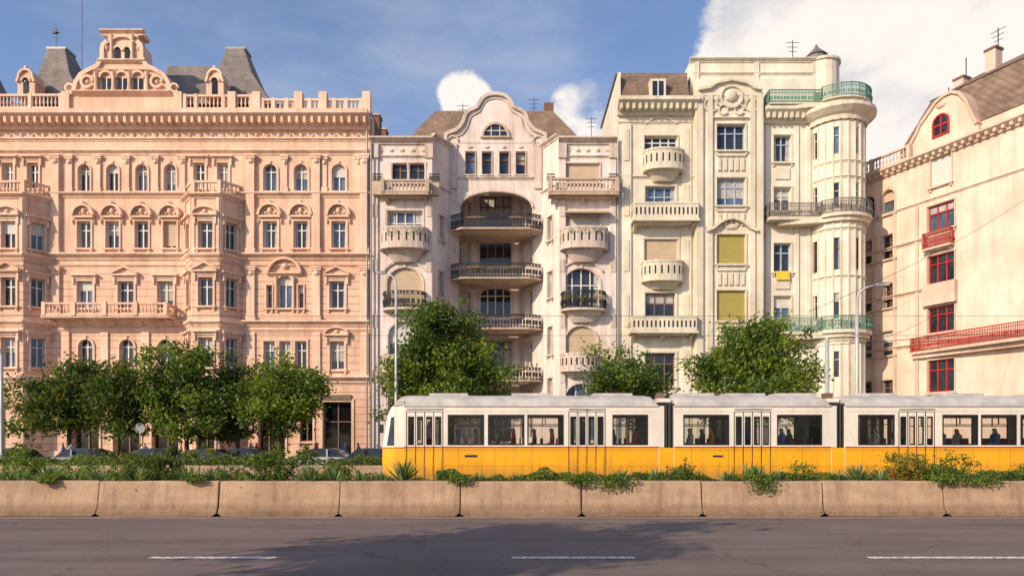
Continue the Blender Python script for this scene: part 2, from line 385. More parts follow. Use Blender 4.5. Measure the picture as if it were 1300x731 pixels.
    def pil(s,mat,p0,p1,pt,pb,d=.16):
        s.bx('pilasters',mat,p0,p1,pt,pb,-.02,d)
        u0,u1=s.U(p0),s.U(p1); z1,z0=s.Z(pt),s.Z(pb)
        s.box('pilasters',mat,u0-.08,u1+.08,-.02,d+.09,z1-.3,z1-.14); s.box('pilasters',mat,u0-.12,u1+.12,-.02,d+.13,z1-.137,z1-.003)
        s.box('pilasters',mat,u0-.07,u1+.07,-.02,d+.07,z0+.003,z0+.35)
        s.blob('ornaments',mat,(u0+u1)/2,z1-.5,(u1-u0)*.45,.2,.13,d)
    def done(s):
        e=empty(s.name,s.loc)
        for part,(v,f,mi,ms) in s.P.items():
            me=bpy.data.meshes.new(part); me.from_pydata(v,[],f); 
            for m in ms: me.materials.append(m)
            me.polygons.foreach_set('material_index',mi); me.update()
            o=bpy.data.objects.new(part,me); link(o,e)
        return e
def W(c,w,t,b,**k): k['r']=(c,w,t,b); return k
def tube(name,pts,r0,r1,mat,parent=None,n=7):
    vs=[];fs=[];K=len(pts)
    for j,p in enumerate(pts):
        p=Vector(p); a=Vector(pts[max(0,j-1)]); b=Vector(pts[min(K-1,j+1)]); t=(b-a).normalized()
        x=t.cross(Vector((.3,.9,.2))).normalized(); y=t.cross(x); r=r0+(r1-r0)*j/(K-1)
        for i in range(n):
            an=2*math.pi*i/n; vs.append(p+x*r*math.cos(an)+y*r*math.sin(an))
    fs=[(j*n+i,j*n+(i+1)%n,(j+1)*n+(i+1)%n,(j+1)*n+i) for j in range(K-1) for i in range(n)]+[tuple(range(n)),tuple(range((K-1)*n,K*n))]
    me=bpy.data.meshes.new(name); me.from_pydata(vs,[],fs); me.materials.append(mat)
    o=bpy.data.objects.new(name,me); link(o,parent)
    for p in me.polygons: p.use_smooth=True
    return o
# ------------------------------------------------------------------ building 1 : peach palace
b=Bd('neo_renaissance_apartment_building',(-25,51,0)); p,t_=M['p1'],M['p1t']
rowD=[W(x,15,209,243,arch=1,sw=.12) for x in (107,143,180,216)]+[W(x,17,209,243,arch=1,sw=.14) for x in (343,382,430)]+[W(253,14,207,240,sur=1,hood='cor'),W(283,14,207,240,hood='cor'),W(42,14,207,240,hood='cor'),W(10,14,207,240,hood='cor'),W(-30,14,207,240)]
rowC=[W(x,17,281,315,hood='orn',sw=.12) for x in (107,143,180,216)]+[W(x,18,281,315,hood='orn') for x in (343,382,430)]
rowB=[W(x,20,357,391,hood=h,s='c2') for x,h in ((108,'cor'),(160,'tri'),(210,'cor'))]+[W(362,18,350,391,arch=1,hood=None),W(342,7,362,391,s='c1',sw=.08),W(382,7,362,391,s='c1',sw=.08),W(428,19,357,391,hood='tri')]
rowA=[W(x,18,431,467,arch=1) for x in (109,161,210)]+[W(x,14,433,469,hood=None) for x in (342,362,382)]+[W(428,18,433,469,hood='seg')]
gr=[W(x,34,496,588,arch=.8,s='c2',sill=0,f=M['fb'],dk=1,dp=.45) for x in (109,161,210,-20,30)]+[W(345,34,500,588,s='c3',sill=0,f=M['fb'],dk=1,dp=.45)]+[W(428,36,510,588,s='c2',sill=0,f=M['fb'],nosh=1,sw=.2,dk=1,dp=.45)]+[W(389,16,510,560,s='c2',f=M['fb'],dk=1)]
b.front(51)
b.wall(p,-110,469.5,148,325,rowD+rowC,tm=t_)
b.wall(M['p1r'],-110,469.5,325.01,480,rowB+rowA,tm=t_)
b.wall(M['p1r'],-110,469.5,480.01,600,gr,tm=t_)
b.corn(t_,-110,470,146,166,1.05,br=.55)
b.corn(t_,-110,470,191,197,.26); b.corn(t_,-110,470,245,251,.3); b.corn(t_,-110,470,322,330,.42); b.corn(t_,-110,470,336,339,.14)
b.corn(t_,-110,470,407,414,.38); b.corn(t_,-110,470,477,486,.45); b.corn(t_,-110,470,418,421,.12)
for a,z in ((446.5,470),(398,409.5),(363,380.5),(228,327),(178.5,192.5),(127,143),(48,91)): b.bx('walls',t_,a,z,572,592,-.02,.14)
for i in range(40):
    px=-100+i*14.2
    if px<463: b.blob('ornaments',t_,b.U(px),b.Z(172),.13,.11,.12)
b.corn(t_,-110,470,176,180,.18)
for x in (89,125,161.5,198,232): b.pil(t_,x-3.5,x+3.5,198,245,.14)
for x in (319,402,463,72): b.pil(t_,x-5,x+5,198,322,.26); b.pil(t_,x-5,x+5,339,407,.2)
for x in (362,412,455): b.pil(t_,x-3,x+3,198.3,244.6,.1)
for x in (84,133,185,234,319,402,463): b.bx('pilasters',t_,x-5,x+5,422,477,-.02,.12)
b.arc('window_hoods',t_,b.U(362),b.Z(350),1.25,.16,-.02,.34,10,170); b.corn(t_,340,384,347,351,.3,part='window_hoods')
b.blob('ornaments',t_,b.U(362),b.Z(338),.3,.25,.25)
for x in (351,373): b.lathe('columns',t_,b.U(x),.14,b.Z(391),b.Z(352),[.13,.1,.1,.09,.14],8)
b.balcony(68,222,388,404,412,1.15,'stone',t_,t_)
for i in range(1,4): 
    u=b.U(68+154*i/4); b.box('balustrades',t_,u-.16,u+.16,1.0,1.32,b.Z(404)-.01,b.Z(387))
def bay(xl,xr):
    c=1.15; dF=49.6; top=250
    b.frame((xl+c,dF),(xr-c,dF),49.6); L=b.L
    rows=[(281,315,'seg'),(352,388,'tri'),(428,466,'cor')]
    b.wall(p,0,L,top,325,[W(L/2 if L<3 else L-1.05,1.05,281,315,m=1,hood='seg')]+([W(L/2-.8,1.05,281,315,m=1,hood='seg')] if L>3 else []),m=True,tm=t_)
    b.wall(M['p1r'],0,L,325.01,480,[W(cc,1.05,a,z,m=1,hood=h) for a,z,h in rows[1:] for cc in ([L/2] if L<3 else [L-1.05,L/2-.8])],m=True,tm=t_)
    b.wall(M['p1r'],0,L,480.01,600,[W(L/2,1.3,505,570,m=1,arch=1,sill=0,f=M['fb'],dk=1)],m=True,tm=t_)
    fr=[((xl+c,dF),(xr-c,dF)),((xr-c,dF),(xr,51)),((xl,51),(xl+c,dF))]
    for k,(a,z) in enumerate(fr):
        b.frame(a,z,49.8 if k else 49.6); L2=b.L
        if k:
            b.wall(p,0,L2,top,325,[W(L2/2,.85,281,315,m=1,hood='cor',sw=.1)],m=True,tm=t_)
            b.wall(M['p1r'],0,L2,325.01,600,[W(L2/2,.85,352,388,m=1,hood='cor',sw=.1),W(L2/2,.85,428,466,m=1,hood='cor',sw=.1)],m=True,tm=t_)
        for (a1,a2,o_) in ((246,252,.35),(322,330,.3),(336,339,.12),(407,414,.3),(418,421,.1),(477,486,.35)):
            b.corn(t_,-o_*.4,L2+o_*.4,a1+k*.05,a2,o_,m=True)
        b.box('pilasters',t_,.0,.22,-.02,.1,b.Z(322),b.Z(252)); b.box('pilasters',t_,L2-.22,L2,-.02,.1,b.Z(322),b.Z(252))
        b.rail([(0.05,-.12),(L2-.05,-.12)],b.Z(246)+.003*k,b.Z(229)+.003*k,'stone',t_,posts=(k==0))
    b.front(51)
    b.hpr('walls',t_,[(xl,.0),(xl+c,1.38),(xr-c,1.38),(xr,.0)],wz(252,50),wz(247.4,50))
bay(-24.4,-20.1); bay(-41,-34.35)
b.front(51)
b.bx('walls',t_,-110,470,140,149,-.6,.3)
b.rail([(b.U(a),.1) for a in (-110,-60,-5,40,79)],b.Z(140)+.003,b.Z(121),'stone',t_)
b.rail([(b.U(a),.12) for a in (236,250,285,320)],b.Z(141),b.Z(122),'stone',t_)
b.rail([(b.U(a),.1) for a in (334,348,365,394,425,440,459)],b.Z(145),b.Z(127),'stone',t_)
for x in (327,380,411,466,228,296,86): b.bx('balustrades',t_,x-5,x+5,119,146.3,-.2,.33)
C=157
half=[(70,148),(70,122),(61,118),(58,106),(52,97),(42,91),(31,86),(28,80),(25,76),(25,66),(24,60),(19,55),(19,47),(25,46),(25,41),(0,41)]
out=[(C-a,z) for a,z in half]+[(C+a,z) for a,z in half[::-1][1:]]
b.prp('gable',p,out,-.9,.12)
b.rib('gable',t_,[(b.U(a),b.Z(z)) for a,z in [(C-a,z) for a,z in half[1:12]]],.3,-.95,.3)
b.rib('gable',t_,[(b.U(a),b.Z(z)) for a,z in [(C+a,z) for a,z in half[1:12]]],.3,-.95,.3)
b.corn(t_,C-28,C+28,40,46,.35); b.corn(t_,C-30,C+30,78,84,.4); b.corn(t_,C-62,C+62,118,124,.5); b.corn(t_,C-45,C+45,90,94,.3)
for x in (-6,6):
    u=b.U(C+x); b.box('gable',M['gd'],u-.22,u+.22,.0,.13,b.Z(76),b.Z(66)); b.blob('gable',M['gd'],u,b.Z(66),.22,.25,.02,.12)
    b.arc('gable',t_,u,b.Z(66),.3,.12,.1,.24)
for x in (-20,0,20):
    u=b.U(C+x); b.box('gable',M['gd'],u-.36,u+.36,.0,.135,b.Z(117),b.Z(101)); b.arc('gable',t_,u,b.Z(101),.46,.16,.1,.32)
    b.box('gable',M['fw'],u-.03,u+.03,.13,.16,b.Z(117),b.Z(101))
for x in (-32,-10,10,32): b.lathe('columns',t_,b.U(C+x),.3,b.Z(118),b.Z(95),[.17,.13,.13,.12,.18],8)
for x in (-13,13): b.lathe('columns',t_,b.U(C+x),.25,b.Z(78),b.Z(47),[.14,.1,.1,.1,.15],8)
for k in (-1,1):
    b.arc('ornaments',t_,b.U(C+k*44),b.Z(106),.42,.18,.1,.32,0,330); b.blob('ornaments',t_,b.U(C+k*44),b.Z(106),.18,.18,.2,.12)
    b.arc('ornaments',t_,b.U(C+k*66),b.Z(114),.3,.14,.1,.3,0,330)
    b.blob('ornaments',t_,b.U(C+k*20),b.Z(62),.14,.3,.16,.12)
b.arc('gable',t_,b.U(C),b.Z(60),.95,.14,.1,.3,20,160,sy=.7)
for x in (32,272):
    q=[(x-11,124),(x-11,104),(x-9,98),(x-8,93),(x-4,89),(x,88),(x+4,89),(x+8,93),(x+9,98),(x+11,104),(x+11,124)]
    b.prp('dormers',p,q,-1.2,-.1); b.rib('dormers',t_,[(b.U(a),b.Z(z)) for a,z in q[1:-1]],.16,-1.22,.05)
    u=b.U(x); b.box('dormers',M['gd'],u-.22,u+.22,-.3,-.085,b.Z(120),b.Z(103)); b.arc('dormers',t_,u,b.Z(103),.32,.12,-.12,.03)
    b.blob('dormers',M['gd'],u,b.Z(103),.24,.26,.02,-.09); b.blob('dormers',t_,u,b.Z(86),.15,.22,.15,-.1)
def tower(x0,x1,tx0,tx1,yb,yt,D0=52.3,dp=4.5,mat=M['slate']):
    b.front(D0)
    zb,zt=wz(yb,D0),wz(yt,D0+1.6)
    u0,u1=b.U(x0),b.U(x1); k=(D0+1.6)/D0; v0,v1=b.U(tx0)*k,b.U(tx1)*k
    m0=v0-.32*(v0-u0); m1=v1+.32*(u1-v1); zm=zb+(zt-zb)*.55
    q=[(u0,0),(u1,0),(u1,-dp),(u0,-dp)]; qm=[(m0,-.8),(m1,-.8),(m1,-dp+.8),(m0,-dp+.8)]; qt=[(v0,-1.6),(v1,-1.6),(v1,-dp+1.6),(v0,-dp+1.6)]
    b.hpr('roof',mat,q,zb,zm,qm); b.hpr('roof',mat,qm,zm+.001,zt,qt); b.hpr('roof',M['zinc'],[(a+(.1 if a>(v0+v1)/2 else -.1),d) for a,d in qt],zt,zt+.15)
tower(36,110,60,82,132,62); tower(256,345,288,310,132,62); tower(-70,-10,-50,-30,132,62)
b.front(53)
b.hpr('roof',M['slate'],[(b.U(-110),0),(b.U(440),0),(b.U(440),-10),(b.U(-110),-10)],wz(146,53),wz(132,54),[(b.U(-110),-1),(b.U(430),-1),(b.U(430),-9),(b.U(-110),-9)])
b.hpr('roof',M['slate'],[(b.U(200),0),(b.U(290),0),(b.U(290),-8),(b.U(200),-8)],wz(132,53),wz(86,54.5),[(b.U(203),-1.3),(b.U(285),-1.3),(b.U(285),-7),(b.U(203),-7)])
b.front(51)
b.box('walls',M['brown'],b.U(-110),b.U(469.4),-16,-.65,0,wz(136,51))
b.box('walls',p,b.U(-110)-.1,b.U(469.9),-1.6,-.62,0,wz(141,51))
for (a,d,h,w_) in ((478,-9,2.2,.5),(488,-12,1.6,.6),(455,-6,2.0,.5),(350,-5,1.5,.5)):
    u=wx(470,51)-.9 if a>470 else b.U(a); b.box('chimneys',M['brown'],u-w_,u+w_,d-.5,d+.5,wz(140,51),wz(136,51)+h); b.box('chimneys',M['p2b'],u-w_-.08,u+w_+.08,d-.58,d+.58,wz(136,51)+h,wz(136,51)+h+.15)
def mast(u,z0,z1,arms=True,d=-3):
    b.box('antennas',M['iron'],u-.025,u+.025,d-.025,d+.025,z0,z1)
    if arms:
        for k in range(3): b.box('antennas',M['iron'],u-.5+.1*k,u+.5-.1*k,d-.015,d+.015,z1-.2-.35*k,z1-.17-.35*k)
mast(b.U(71)*54/51,wz(62,54),wz(34,54)); mast(b.U(104)*54/51,wz(62,54)-4,wz(0,54),False)
b.blob('antennas',M['iron'],b.U(71)*54/51,wz(42,54),.25,.12,.1,-3)
b.bx('shop_fascia',M['dark'],328,362,491,498,.0,.14); b.bx('shop_fascia',M['fb'],410,446,501,508,.0,.14)
b.lathe('downpipe',M['zinc'],b.U(467),.3,0,b.Z(168),[.06,.06],8)
b.done()
# ------------------------------------------------------------------ building 2 : white art nouveau
b=Bd('art_nouveau_apartment_building',(-1,51,0)); p,t_=M['p2'],M['p2t']; ob=M['p2b']
b.front(51)
lw=[W(519,46,208,232,s='c4',f=M['fb'],sw=.1,nosh=1),W(514,44,268,314,s='c4',arch=0),W(514,44,340,392,s='x',arch=.9,sm=M['shb']),W(514,42,408,470,s='c3',arch=.9),W(514,42,488,560,s='c3',arch=.9)]
rw=[W(738,46,208,232,s='x',sm=M['shb'],sw=.1),W(738,46,274,318,s='c3'),W(738,46,341,392,s='c4',arch=.9),W(738,40,414,470,s='x',arch=.9),W(738,40,487,560,s='c3',arch=.9)]
b.wall(p,471,548,180,600,lw,tm=t_); b.wall(p,710,783,180,600,rw,tm=t_)
A=(wx(548,51),51);A2=(wx(572,53),53);B2=(wx(710,51),51);B1=(wx(688,53),53)
for a,z in ((A,A2),(B1,B2)):
    b.frame(a,z,52); L=b.L
    b.wall(p,0,L,180,600,[W(L/2,.6,t,bb,m=1,s='c1',sw=.08,sill=1) for t,bb in ((275,305),(345,378),(415,450),(480,520))],m=True,tm=t_)
    b.corn(t_,0,L,177.2,183,.3,m=True); b.corn(t_,0,L,238,241,.15,m=True)
for x0,x1 in ((471,550),(709,783)):
    b.front(51); b.corn(t_,x0,x1,176,184,.5); b.bx('walls',p,x0+1,x1-1,176.6,182,-.5,.1)
    b.corn(t_,x0,x1,198,201,.14)
    for i in range(5): b.blob('ornaments',t_,b.U(x0+12+i*(x1-x0-24)/4),b.Z(191),.22,.16,.1)
    for x in (x0+5,x1-5): 
        b.bx('pilasters',p,x-4,x+4,202,592,-.02,.14); b.bx('pilasters',t_,x-5,x+5,184,202,-.02,.26)
        for y in (260,330,400,470): b.bx('pilasters',t_,x-3,x+3,y,y+16,-.02,.18)
b.balcony(488,545,234,250,258,.9,'stone',ob,ob); b.balcony(697,782,232,250,258,.9,'stone',ob,ob)
for x in (497,519,541): b.lathe('columns',t_,b.U(x),.06,b.Z(232),b.Z(208),[.15,.11,.11,.15],8)
b.bx('balustrades',ob,475,487,233,250,.0,.5); b.bx('balustrades',ob,546,558,233,250,.0,.4)
for x0,x1 in ((475,487),(546,559),(694,704),(772,783)): b.rail([(b.U(x0),.5),(b.U(x1),.5)],b.Z(233),b.Z(224),'iron',M['iron'])
b.balcony(484,545,293,317,334,1.2,'solid',t_,t_,bow=True); b.balcony(711,771,293,317,334,1.2,'solid',t_,t_,bow=True)
b.balcony(487,542,372,393,400,1.0,'dense',M['iron'],t_,bow=True); b.balcony(712,769,372,394,410,1.15,'dense',M['iron'],t_,bow=True)
b.balcony(487,542,452,471,480,1.0,'solid',t_,t_,bow=True); b.balcony(711,758,450,470,480,1.0,'solid',t_,t_,bow=True)
b.prof('awning',M['shb'],b.U(716),b.U(772),[(.0,b.Z(267)),(.9,b.Z(273)),(.9,b.Z(275)),(.0,b.Z(269))])
for xc in (514,738):
    b.arc('ornaments',t_,b.U(xc),b.Z(355),1.75,.14,-.02,.14,25,155,sy=.8)
    b.blob('ornaments',t_,b.U(xc),b.Z(333),.4,.2,.12)
b.front(53)
b.wall(p,566,692,178,240,[W(x,12,193,222,s='c1',f=M['fb'],sw=.06,nosh=1) for x in (597,618,640,661)],tm=t_)
C=629
half=[(63,182),(63,172),(57,169),(50,166.5),(45,162),(41,156),(39,150),(37,145),(33,141.5),(28,139.5),(23,137),(20,132),(17,127),(13,123.5),(9,121.8),(4,120.8),(0,120.5)]
out=[(C-a,z) for a,z in half]+[(C+a,z) for a,z in half[::-1][1:]]
b.prp('gable',p,out,-.6,.04)
b.rib('gable',t_,[(b.U(a),b.Z(z)) for a,z in out],.26,-.62,.26)
b.rib('gable',t_,[(b.U(C+(a-C)*.86),b.Z(z+5)) for a,z in out[2:-2]],.09,.0,.12)
pts=[(b.U(C)-1.0*math.cos(math.pi*i/12),b.Z(174)+1.0*math.sin(math.pi*i/12)) for i in range(13)]
b.pr('gable',M['g'],pts,.0,.06); b.rib('gable',ob,pts,.18,.0,.2); b.bx('gable',ob,610,648,174.1,176,.0,.22)
for k in (-.33,.33): b.box('gable',M['fw'],b.U(C)+k-.03,b.U(C)+k+.03,.05,.1,b.Z(174),b.Z(174)+.9)
b.box('gable',M['fw'],b.U(C)-.9,b.U(C)+.9,.05,.095,b.Z(174)+.42,b.Z(174)+.48)
for x in (597,618,640,661): b.blob('ornaments',t_,b.U(x),b.Z(187),.25,.13,.1)
for x in (575,683): b.bx('pilasters',t_,x-5,x+5,186,240,-.02,.14); b.arc('ornaments',t_,b.U(x),b.Z(180),.4,.13,.0,.16,0,330)
b.corn(t_,567,691,225,229,.15)
n=18; a0,a1=b.U(584),b.U(676); zt,zs=b.Z(243),b.Z(264)
cv=[(a0+(a1-a0)*(1-math.cos(math.pi*i/n))/2, zs+(zt-zs)*math.sin(math.pi*i/n)**.9) for i in range(n+1)]
for i in range(n):
    (ua,za),(ub,zb)=cv[i],cv[i+1]
    b.add('walls',p,[(ua,0,za),(ub,0,zb),(ub,0,b.Z(239.9)),(ua,0,b.Z(239.9))],[(0,1,2,3)])
    b.add('walls',p,[(ua,0,za),(ub,0,zb),(ub,-.5,zb),(ua,-.5,za)],[(0,1,2,3)])
b.rib('window_surrounds',t_,cv,.14,-.02,.12)
b.bx('walls',p,570,584,239.9,296,-.5,0); b.bx('walls',p,676,690,239.9,296,-.5,0)
DB=56.0
rb=[(248,292,337),(300,337,0),(365,402,0),(432,468,0),(495,560,0)]
b.frame((wx(600,DB),DB),(wx(658,DB),DB),DB)
b.wall(p,0,b.L,236,600,[W(b.L/2,2.6,t,bb,m=1,s='c4',arch=(.5 if i==2 else 0),sill=0,f=M['fb'] if i!=2 else M['fw']) for i,(t,bb,_) in enumerate(rb)],m=True,tm=t_)
for a,z in (((wx(572,53),53),(wx(600,DB),DB)),((wx(658,DB),DB),(wx(688,53),53))):
    b.frame(a,z,54); L=b.L
    b.wall(p,0,L,236,600,[W(L/2,.85,t,bb-4,m=1,s='c1',sw=.08,sill=0) for t,bb,_ in rb]+([W(L/2+(1.05 if a[0]<-2 else -1.05),.6,t,bb-4,m=1,s='c1',sw=.06,sill=0) for t,bb,_ in rb]),m=True,tm=t_)
b.front(53)
for zt_,zb_ in ((275,293),(337,355),(401,418),(467,483)):
    b.hpr('balcony_slabs',M['brown'] if False else ob,[(b.U(573),.3),(b.U(587),.9),(b.U(672),.9),(b.U(687),.3),(b.U(687),-2.8),(b.U(573),-2.8)],b.Z(zb_+2),b.Z(zb_))
    b.prof('balcony_slabs',ob,b.U(588),b.U(671),[(.5,b.Z(zb_+2.1)),(.6,b.Z(zb_+2.1)),(.1,b.Z(zb_+5)),(.0,b.Z(zb_+5))])
    b.rail([(b.U(573),.28),(b.U(588),.86),(b.U(671),.86),(b.U(687),.28)],b.Z(zb_),b.Z(zt_),'dense',M['iron'])
    b.blob('planters',M['fb'],b.U(605),b.Z(zb_-12),.9,.12,.12,.86); b.blob('planters',M['fb'],b.U(655),b.Z(zb_-12),.7,.12,.12,.86)
b.front(51)
b.hpr('walls',p,[(b.U(471.5),-.6),(b.U(547),-.6),(b.U(560),-5.4),(b.U(700),-5.4),(b.U(711),-.6),(b.U(782.5),-.6),(b.U(782.5),-15),(b.U(471.5),-15)],0,wz(182,51))
b.front(54)
zb,zt=wz(182,54),wz(141,57)
b.hpr('roof',M['tile'],[(b.U(512),0),(b.U(742),0),(b.U(742),-12),(b.U(512),-12)],zb,zt,[(b.U(553)*57/54,-3),(b.U(702)*57/54,-3),(b.U(702)*57/54,-9),(b.U(553)*57/54,-9)])
b.hpr('roof',M['zinc'],[(b.U(474),-.2),(b.U(780),-.2),(b.U(780),-12),(b.U(474),-12)],zb-.25,zb-.02)
for x,d,h in ((562,-5,1.2),(700,-4,1.5),(655,-7,1),(765,-6,2.5),(500,-6,1.5)):
    u=b.U(x); b.box('chimneys',M['brown'],u-.4,u+.4,d-.4,d+.4,zb,zt+h-.5 if x in(562,700,655) else zb+h)
mast(b.U(583),zt-1.5,wz(100,54),True,-4); mast(b.U(680),zt-1,wz(92,54),True,-4); mast(b.U(606),zt-1,wz(120,54),False,-5); mast(b.U(672),zt-1,wz(118,54),False,-5); mast(b.U(760),zb,wz(110,54),True,-5)
b.front(51)
b.lathe('downpipe',M['zinc'],b.U(784),.2,0,b.Z(182),[.07,.07],8); b.lathe('downpipe',M['zinc'],b.U(472.5),.35,0,b.Z(182),[.06,.06],8)
b.done()
# ------------------------------------------------------------------ building 3 : cream
b=Bd('secession_apartment_building',(17,51,0)); p,t_=M['p3'],M['p3t']
b.front(51)
lwins=[W(839,42,173,196,s='c4',f=M['fw'],sw=.08),W(838,38,237,276,s='c3',f=M['fblue']),W(839,42,304,346,s='x',sm=M['shb']),W(838,38,372,412,s='c3',f=M['fb']),W(838,38,448,490,s='c3',f=M['fb']),W(838,38,520,575,s='c3',f=M['fb'])]
b.wall(p,785,881,132,600,lwins,tm=t_)
b.corn(t_,783,884,130,148,1.05,br=.45)
b.corn(t_,785,881,155,158,.12); b.corn(t_,785,881,224,227,.14)
for x in (795,871): 
    b.bx('pilasters',p,x-6,x+6,158,592,-.02,.14)
    for y in (165,235,305,375,445): b.bx('ornaments',t_,x-3,x+3,y,y+40,-.02,.2)
for y in (162,229,297,366,440): 
    b.arc('ornaments',t_,b.U(839),b.Z(y+10),1.5,.12,-.02,.12,40,140,sy=.9)
b.balcony(816,867,195,218,232,1.1,'solid',t_,t_,bow=True)
b.balcony(801,882,264,284,294,1.15,'solid',t_,t_); b.balcony(814,867,334,357,368,1.0,'solid',t_,t_,bow=True)
b.balcony(798,880,405,423,432,1.15,'solid',t_,t_)
b.box('walls',p,b.U(785.3),b.U(1088),-12,-.6,0,wz(132,51)-.1)
b.hpr('roof',M['tiled'],[(b.U(789),.0),(b.U(876),.0),(b.U(876),-10),(b.U(789),-10)],wz(131,51),wz(92,51.7),[(b.U(790.5),-.9),(b.U(876),-.9),(b.U(876),-9.5),(b.U(790.5),-9.5)])
b.box('walls',p,b.U(785.5),b.U(788.5),-11,-.2,wz(132,51)-.2,wz(90,51)); b.hpr('roof',M['zinc'],[(b.U(784),-1.0),(b.U(877),-1.),(b.U(877),-10),(b.U(784),-10)],wz(92,51.7)+.01,wz(90,51.7))
b.box('walls',t_,b.U(825),b.U(845),-1.2,.1,wz(131,51),wz(101,51)); b.box('window_glass',M['g'],b.U(828),b.U(842),-.5,.115,wz(129,51),wz(104,51)); b.box('window_frames',M['fw'],b.U(834.3),b.U(835.7),.1,.14,wz(129,51),wz(104,51))
DM=50.4
b.front(DM)
mw=[W(928,36,158,191,s='c3',f=M['fblue'],nosh=1,sw=.1),W(928,36,226,261,s='c3',f=M['fblue'],nosh=1,sw=.1),W(928,36,298,335,s='x',sm=M['sho'],sw=.1),W(928,36,369,407,s='x',sm=M['sho'],sw=.1),W(928,36,440,478,s='c3',f=M['fblue']),W(928,40,510,575,s='c3',f=M['fb'],sill=0)]
b.wall(p,883,969,118,600,mw,tm=t_)
for x in (883,969):
    u=b.U(x); b.add('walls',p,[(u,0,0),(u,-.9,0),(u,-.9,b.Z(118)),(u,0,b.Z(118))],[(0,1,2,3)])
for x,w_ in ((888,4),(964,4),(901,3),(955,3)): b.bx('pilasters',t_,x-w_,x+w_,122,592,-.02,.18)
g=[(886,122),(886,116),(900,114),(908,108),(918,106),(928,104),(938,106),(948,108),(956,114),(967,116),(967,122)]
b.prp('gable',p,g,-.6,.06)
b.rib('gable',t_,[(b.U(a),b.Z(z-1)) for a,z in g[1:-1]],.2,-.62,.3)
b.blob('ornaments',t_,b.U(928),b.Z(122),.5,.5,.25,.05); b.arc('ornaments',t_,b.U(928),b.Z(124),.8,.12,0,.2,0,360,16)
for k in (-1,1): b.blob('ornaments',t_,b.U(928+k*18),b.Z(126),.3,.25,.15); b.arc('ornaments',t_,b.U(928+k*26),b.Z(134),.5,.1,0,.14,0,330); b.arc('ornaments',t_,b.U(928+k*10),b.Z(140),.35,.1,0,.14,0,330)
b.corn(t_,905,951,150,153,.2)
for y in (196,266,341,412):
    b.bx('ornaments',t_,910,946,y,y+3,-.02,.14); 
    for k in range(5): b.bx('ornaments',t_,911+7.4*k,915+7.4*k,y+5,y+21,-.02,.12)
b.rib('window_hoods',t_,[(b.U(a),b.Z(z)) for a,z in [(896,294),(904,291),(912,284),(920,280),(928,278),(936,280),(944,284),(952,291),(960,294)]],.2,-.02,.4)
b.blob('ornaments',t_,b.U(928),b.Z(288),.6,.25,.15)
b.front(51)
R3=[(172,206),(238,268),(309,345),(376,408),(449,482)]
b.wall(p,969,1032,150,600,[W(993,22,t,z,s='c2',f=M['fblue'] if i in(0,2,3) else M['fw'],sm=M['shw'],sw=.1) for i,(t,z) in enumerate(R3)],tm=t_)
for x in (974,1011,1026): b.bx('pilasters',p,x-2.5,x+2.5,160,592,-.02,.12)
for i in range(4): b.bx('ornaments',t_,984,1002,R3[i][1]+7,R3[i][1]+22,-.02,.1)
b.bx('banner',simple('yellow_banner',(.75,.55,.05),.7),984,1001,345,356,.21,.24)
cx,cy,rr=wx(1063,51),51.35,1.98
segs=12; an=[math.radians(180+ i*180/segs) for i in range(segs+1)]
pt=[(cx+rr*math.cos(a),cy+rr*math.sin(a)) for a in an]
for i in range(segs):
    b.frame(pt[i],pt[i+1],50.2); L=b.L
    ws=[W(L/2,L*.8,t,z,m=1,s='c1',sur=0,sill=0,dp=.15,f=M['fb'] if k==2 else M['fw']) for k,(t,z) in enumerate([(166,200),(236,268),(305,345),(374,406),(447,480)])] if i in(4,7,1) else []
    b.wall(p,0,L,150,600,ws,m=True)
    b.box('pilasters',t_,-.03,.06,-.02,.08,0,b.Z(160))
    for (a1,a2,o_) in ((140,158,.8),(208,212,.12),(228,231,.12),(292,296,.15),(352,355,.12),(432,436,.15)):
        b.corn(t_,-o_*.12,L+o_*.12,a1+.04*(i%2),a2,o_,m=True)
b.front(51)
b.corn(t_,968,1034,140.2,158,.85,br=.4)
b.bx('walls',p,884,1033,100,150,-3,-.02)
def ringrail(zt,zb,kind,mat,off,zt2):
    pth=[(b.U(971),0),(b.U(971),.95),(cx-rr-off+.8,.95)]
    arc=[(cx+(rr+off)*math.cos(a),51-(cy+(rr+off)*math.sin(a))) for a in an if 51-(cy+(rr+off)*math.sin(a))>.95 or math.cos(a)>0]
    pth+=arc
    b.rail(pth,b.Z(zb),b.Z(zt),kind,mat)
    b.hpr('balcony_slabs',t_,pth+[(cx,-.3)],b.Z(zt2),b.Z(zb)-.002)
    b.hpr('balcony_slabs',t_,[(b.U(985),-.02),(b.U(985),.6)]+[(cx+(q[0]-cx)*.93,q[1]*.9) for q in arc]+[(cx,-.2)],b.Z(zt2)-.3,b.Z(zt2)-.002)
grey=simple('weathered_grey_iron',(.22,.20,.17),.6,.1)
ringrail(263,280,'iron',grey,.5,284); ringrail(406,423,'iron',M['irong'],.5,427); ringrail(122,138,'iron',M['irong'],.45,139.8)
b.front(52.2)
b.wall(p,876,1045,78,140,[W(917,20,104,116,s='c2',f=M['fw'],nosh=1,sw=.08),W(992,30,104,140,s='c3',sill=0)],tm=t_)
cx2,r2=wx(1043,53),1.25
b.hpr('walls',p,[(cx2+r2*math.cos(a),-.8+r2*math.sin(a)) for a in [math.pi*2*i/18 for i in range(18)]],wz(140,52),wz(78,52.2))
b.hpr('walls',t_,[(cx2+(r2+.12)*math.cos(a),-.8+(r2+.12)*math.sin(a)) for a in [math.pi*2*i/18 for i in range(18)]],wz(78,52.2),wz(75,52.2)+.01)
b.corn(t_,875,1044,75,80,.3); b.corn(t_,880,1040,93,96,.15)
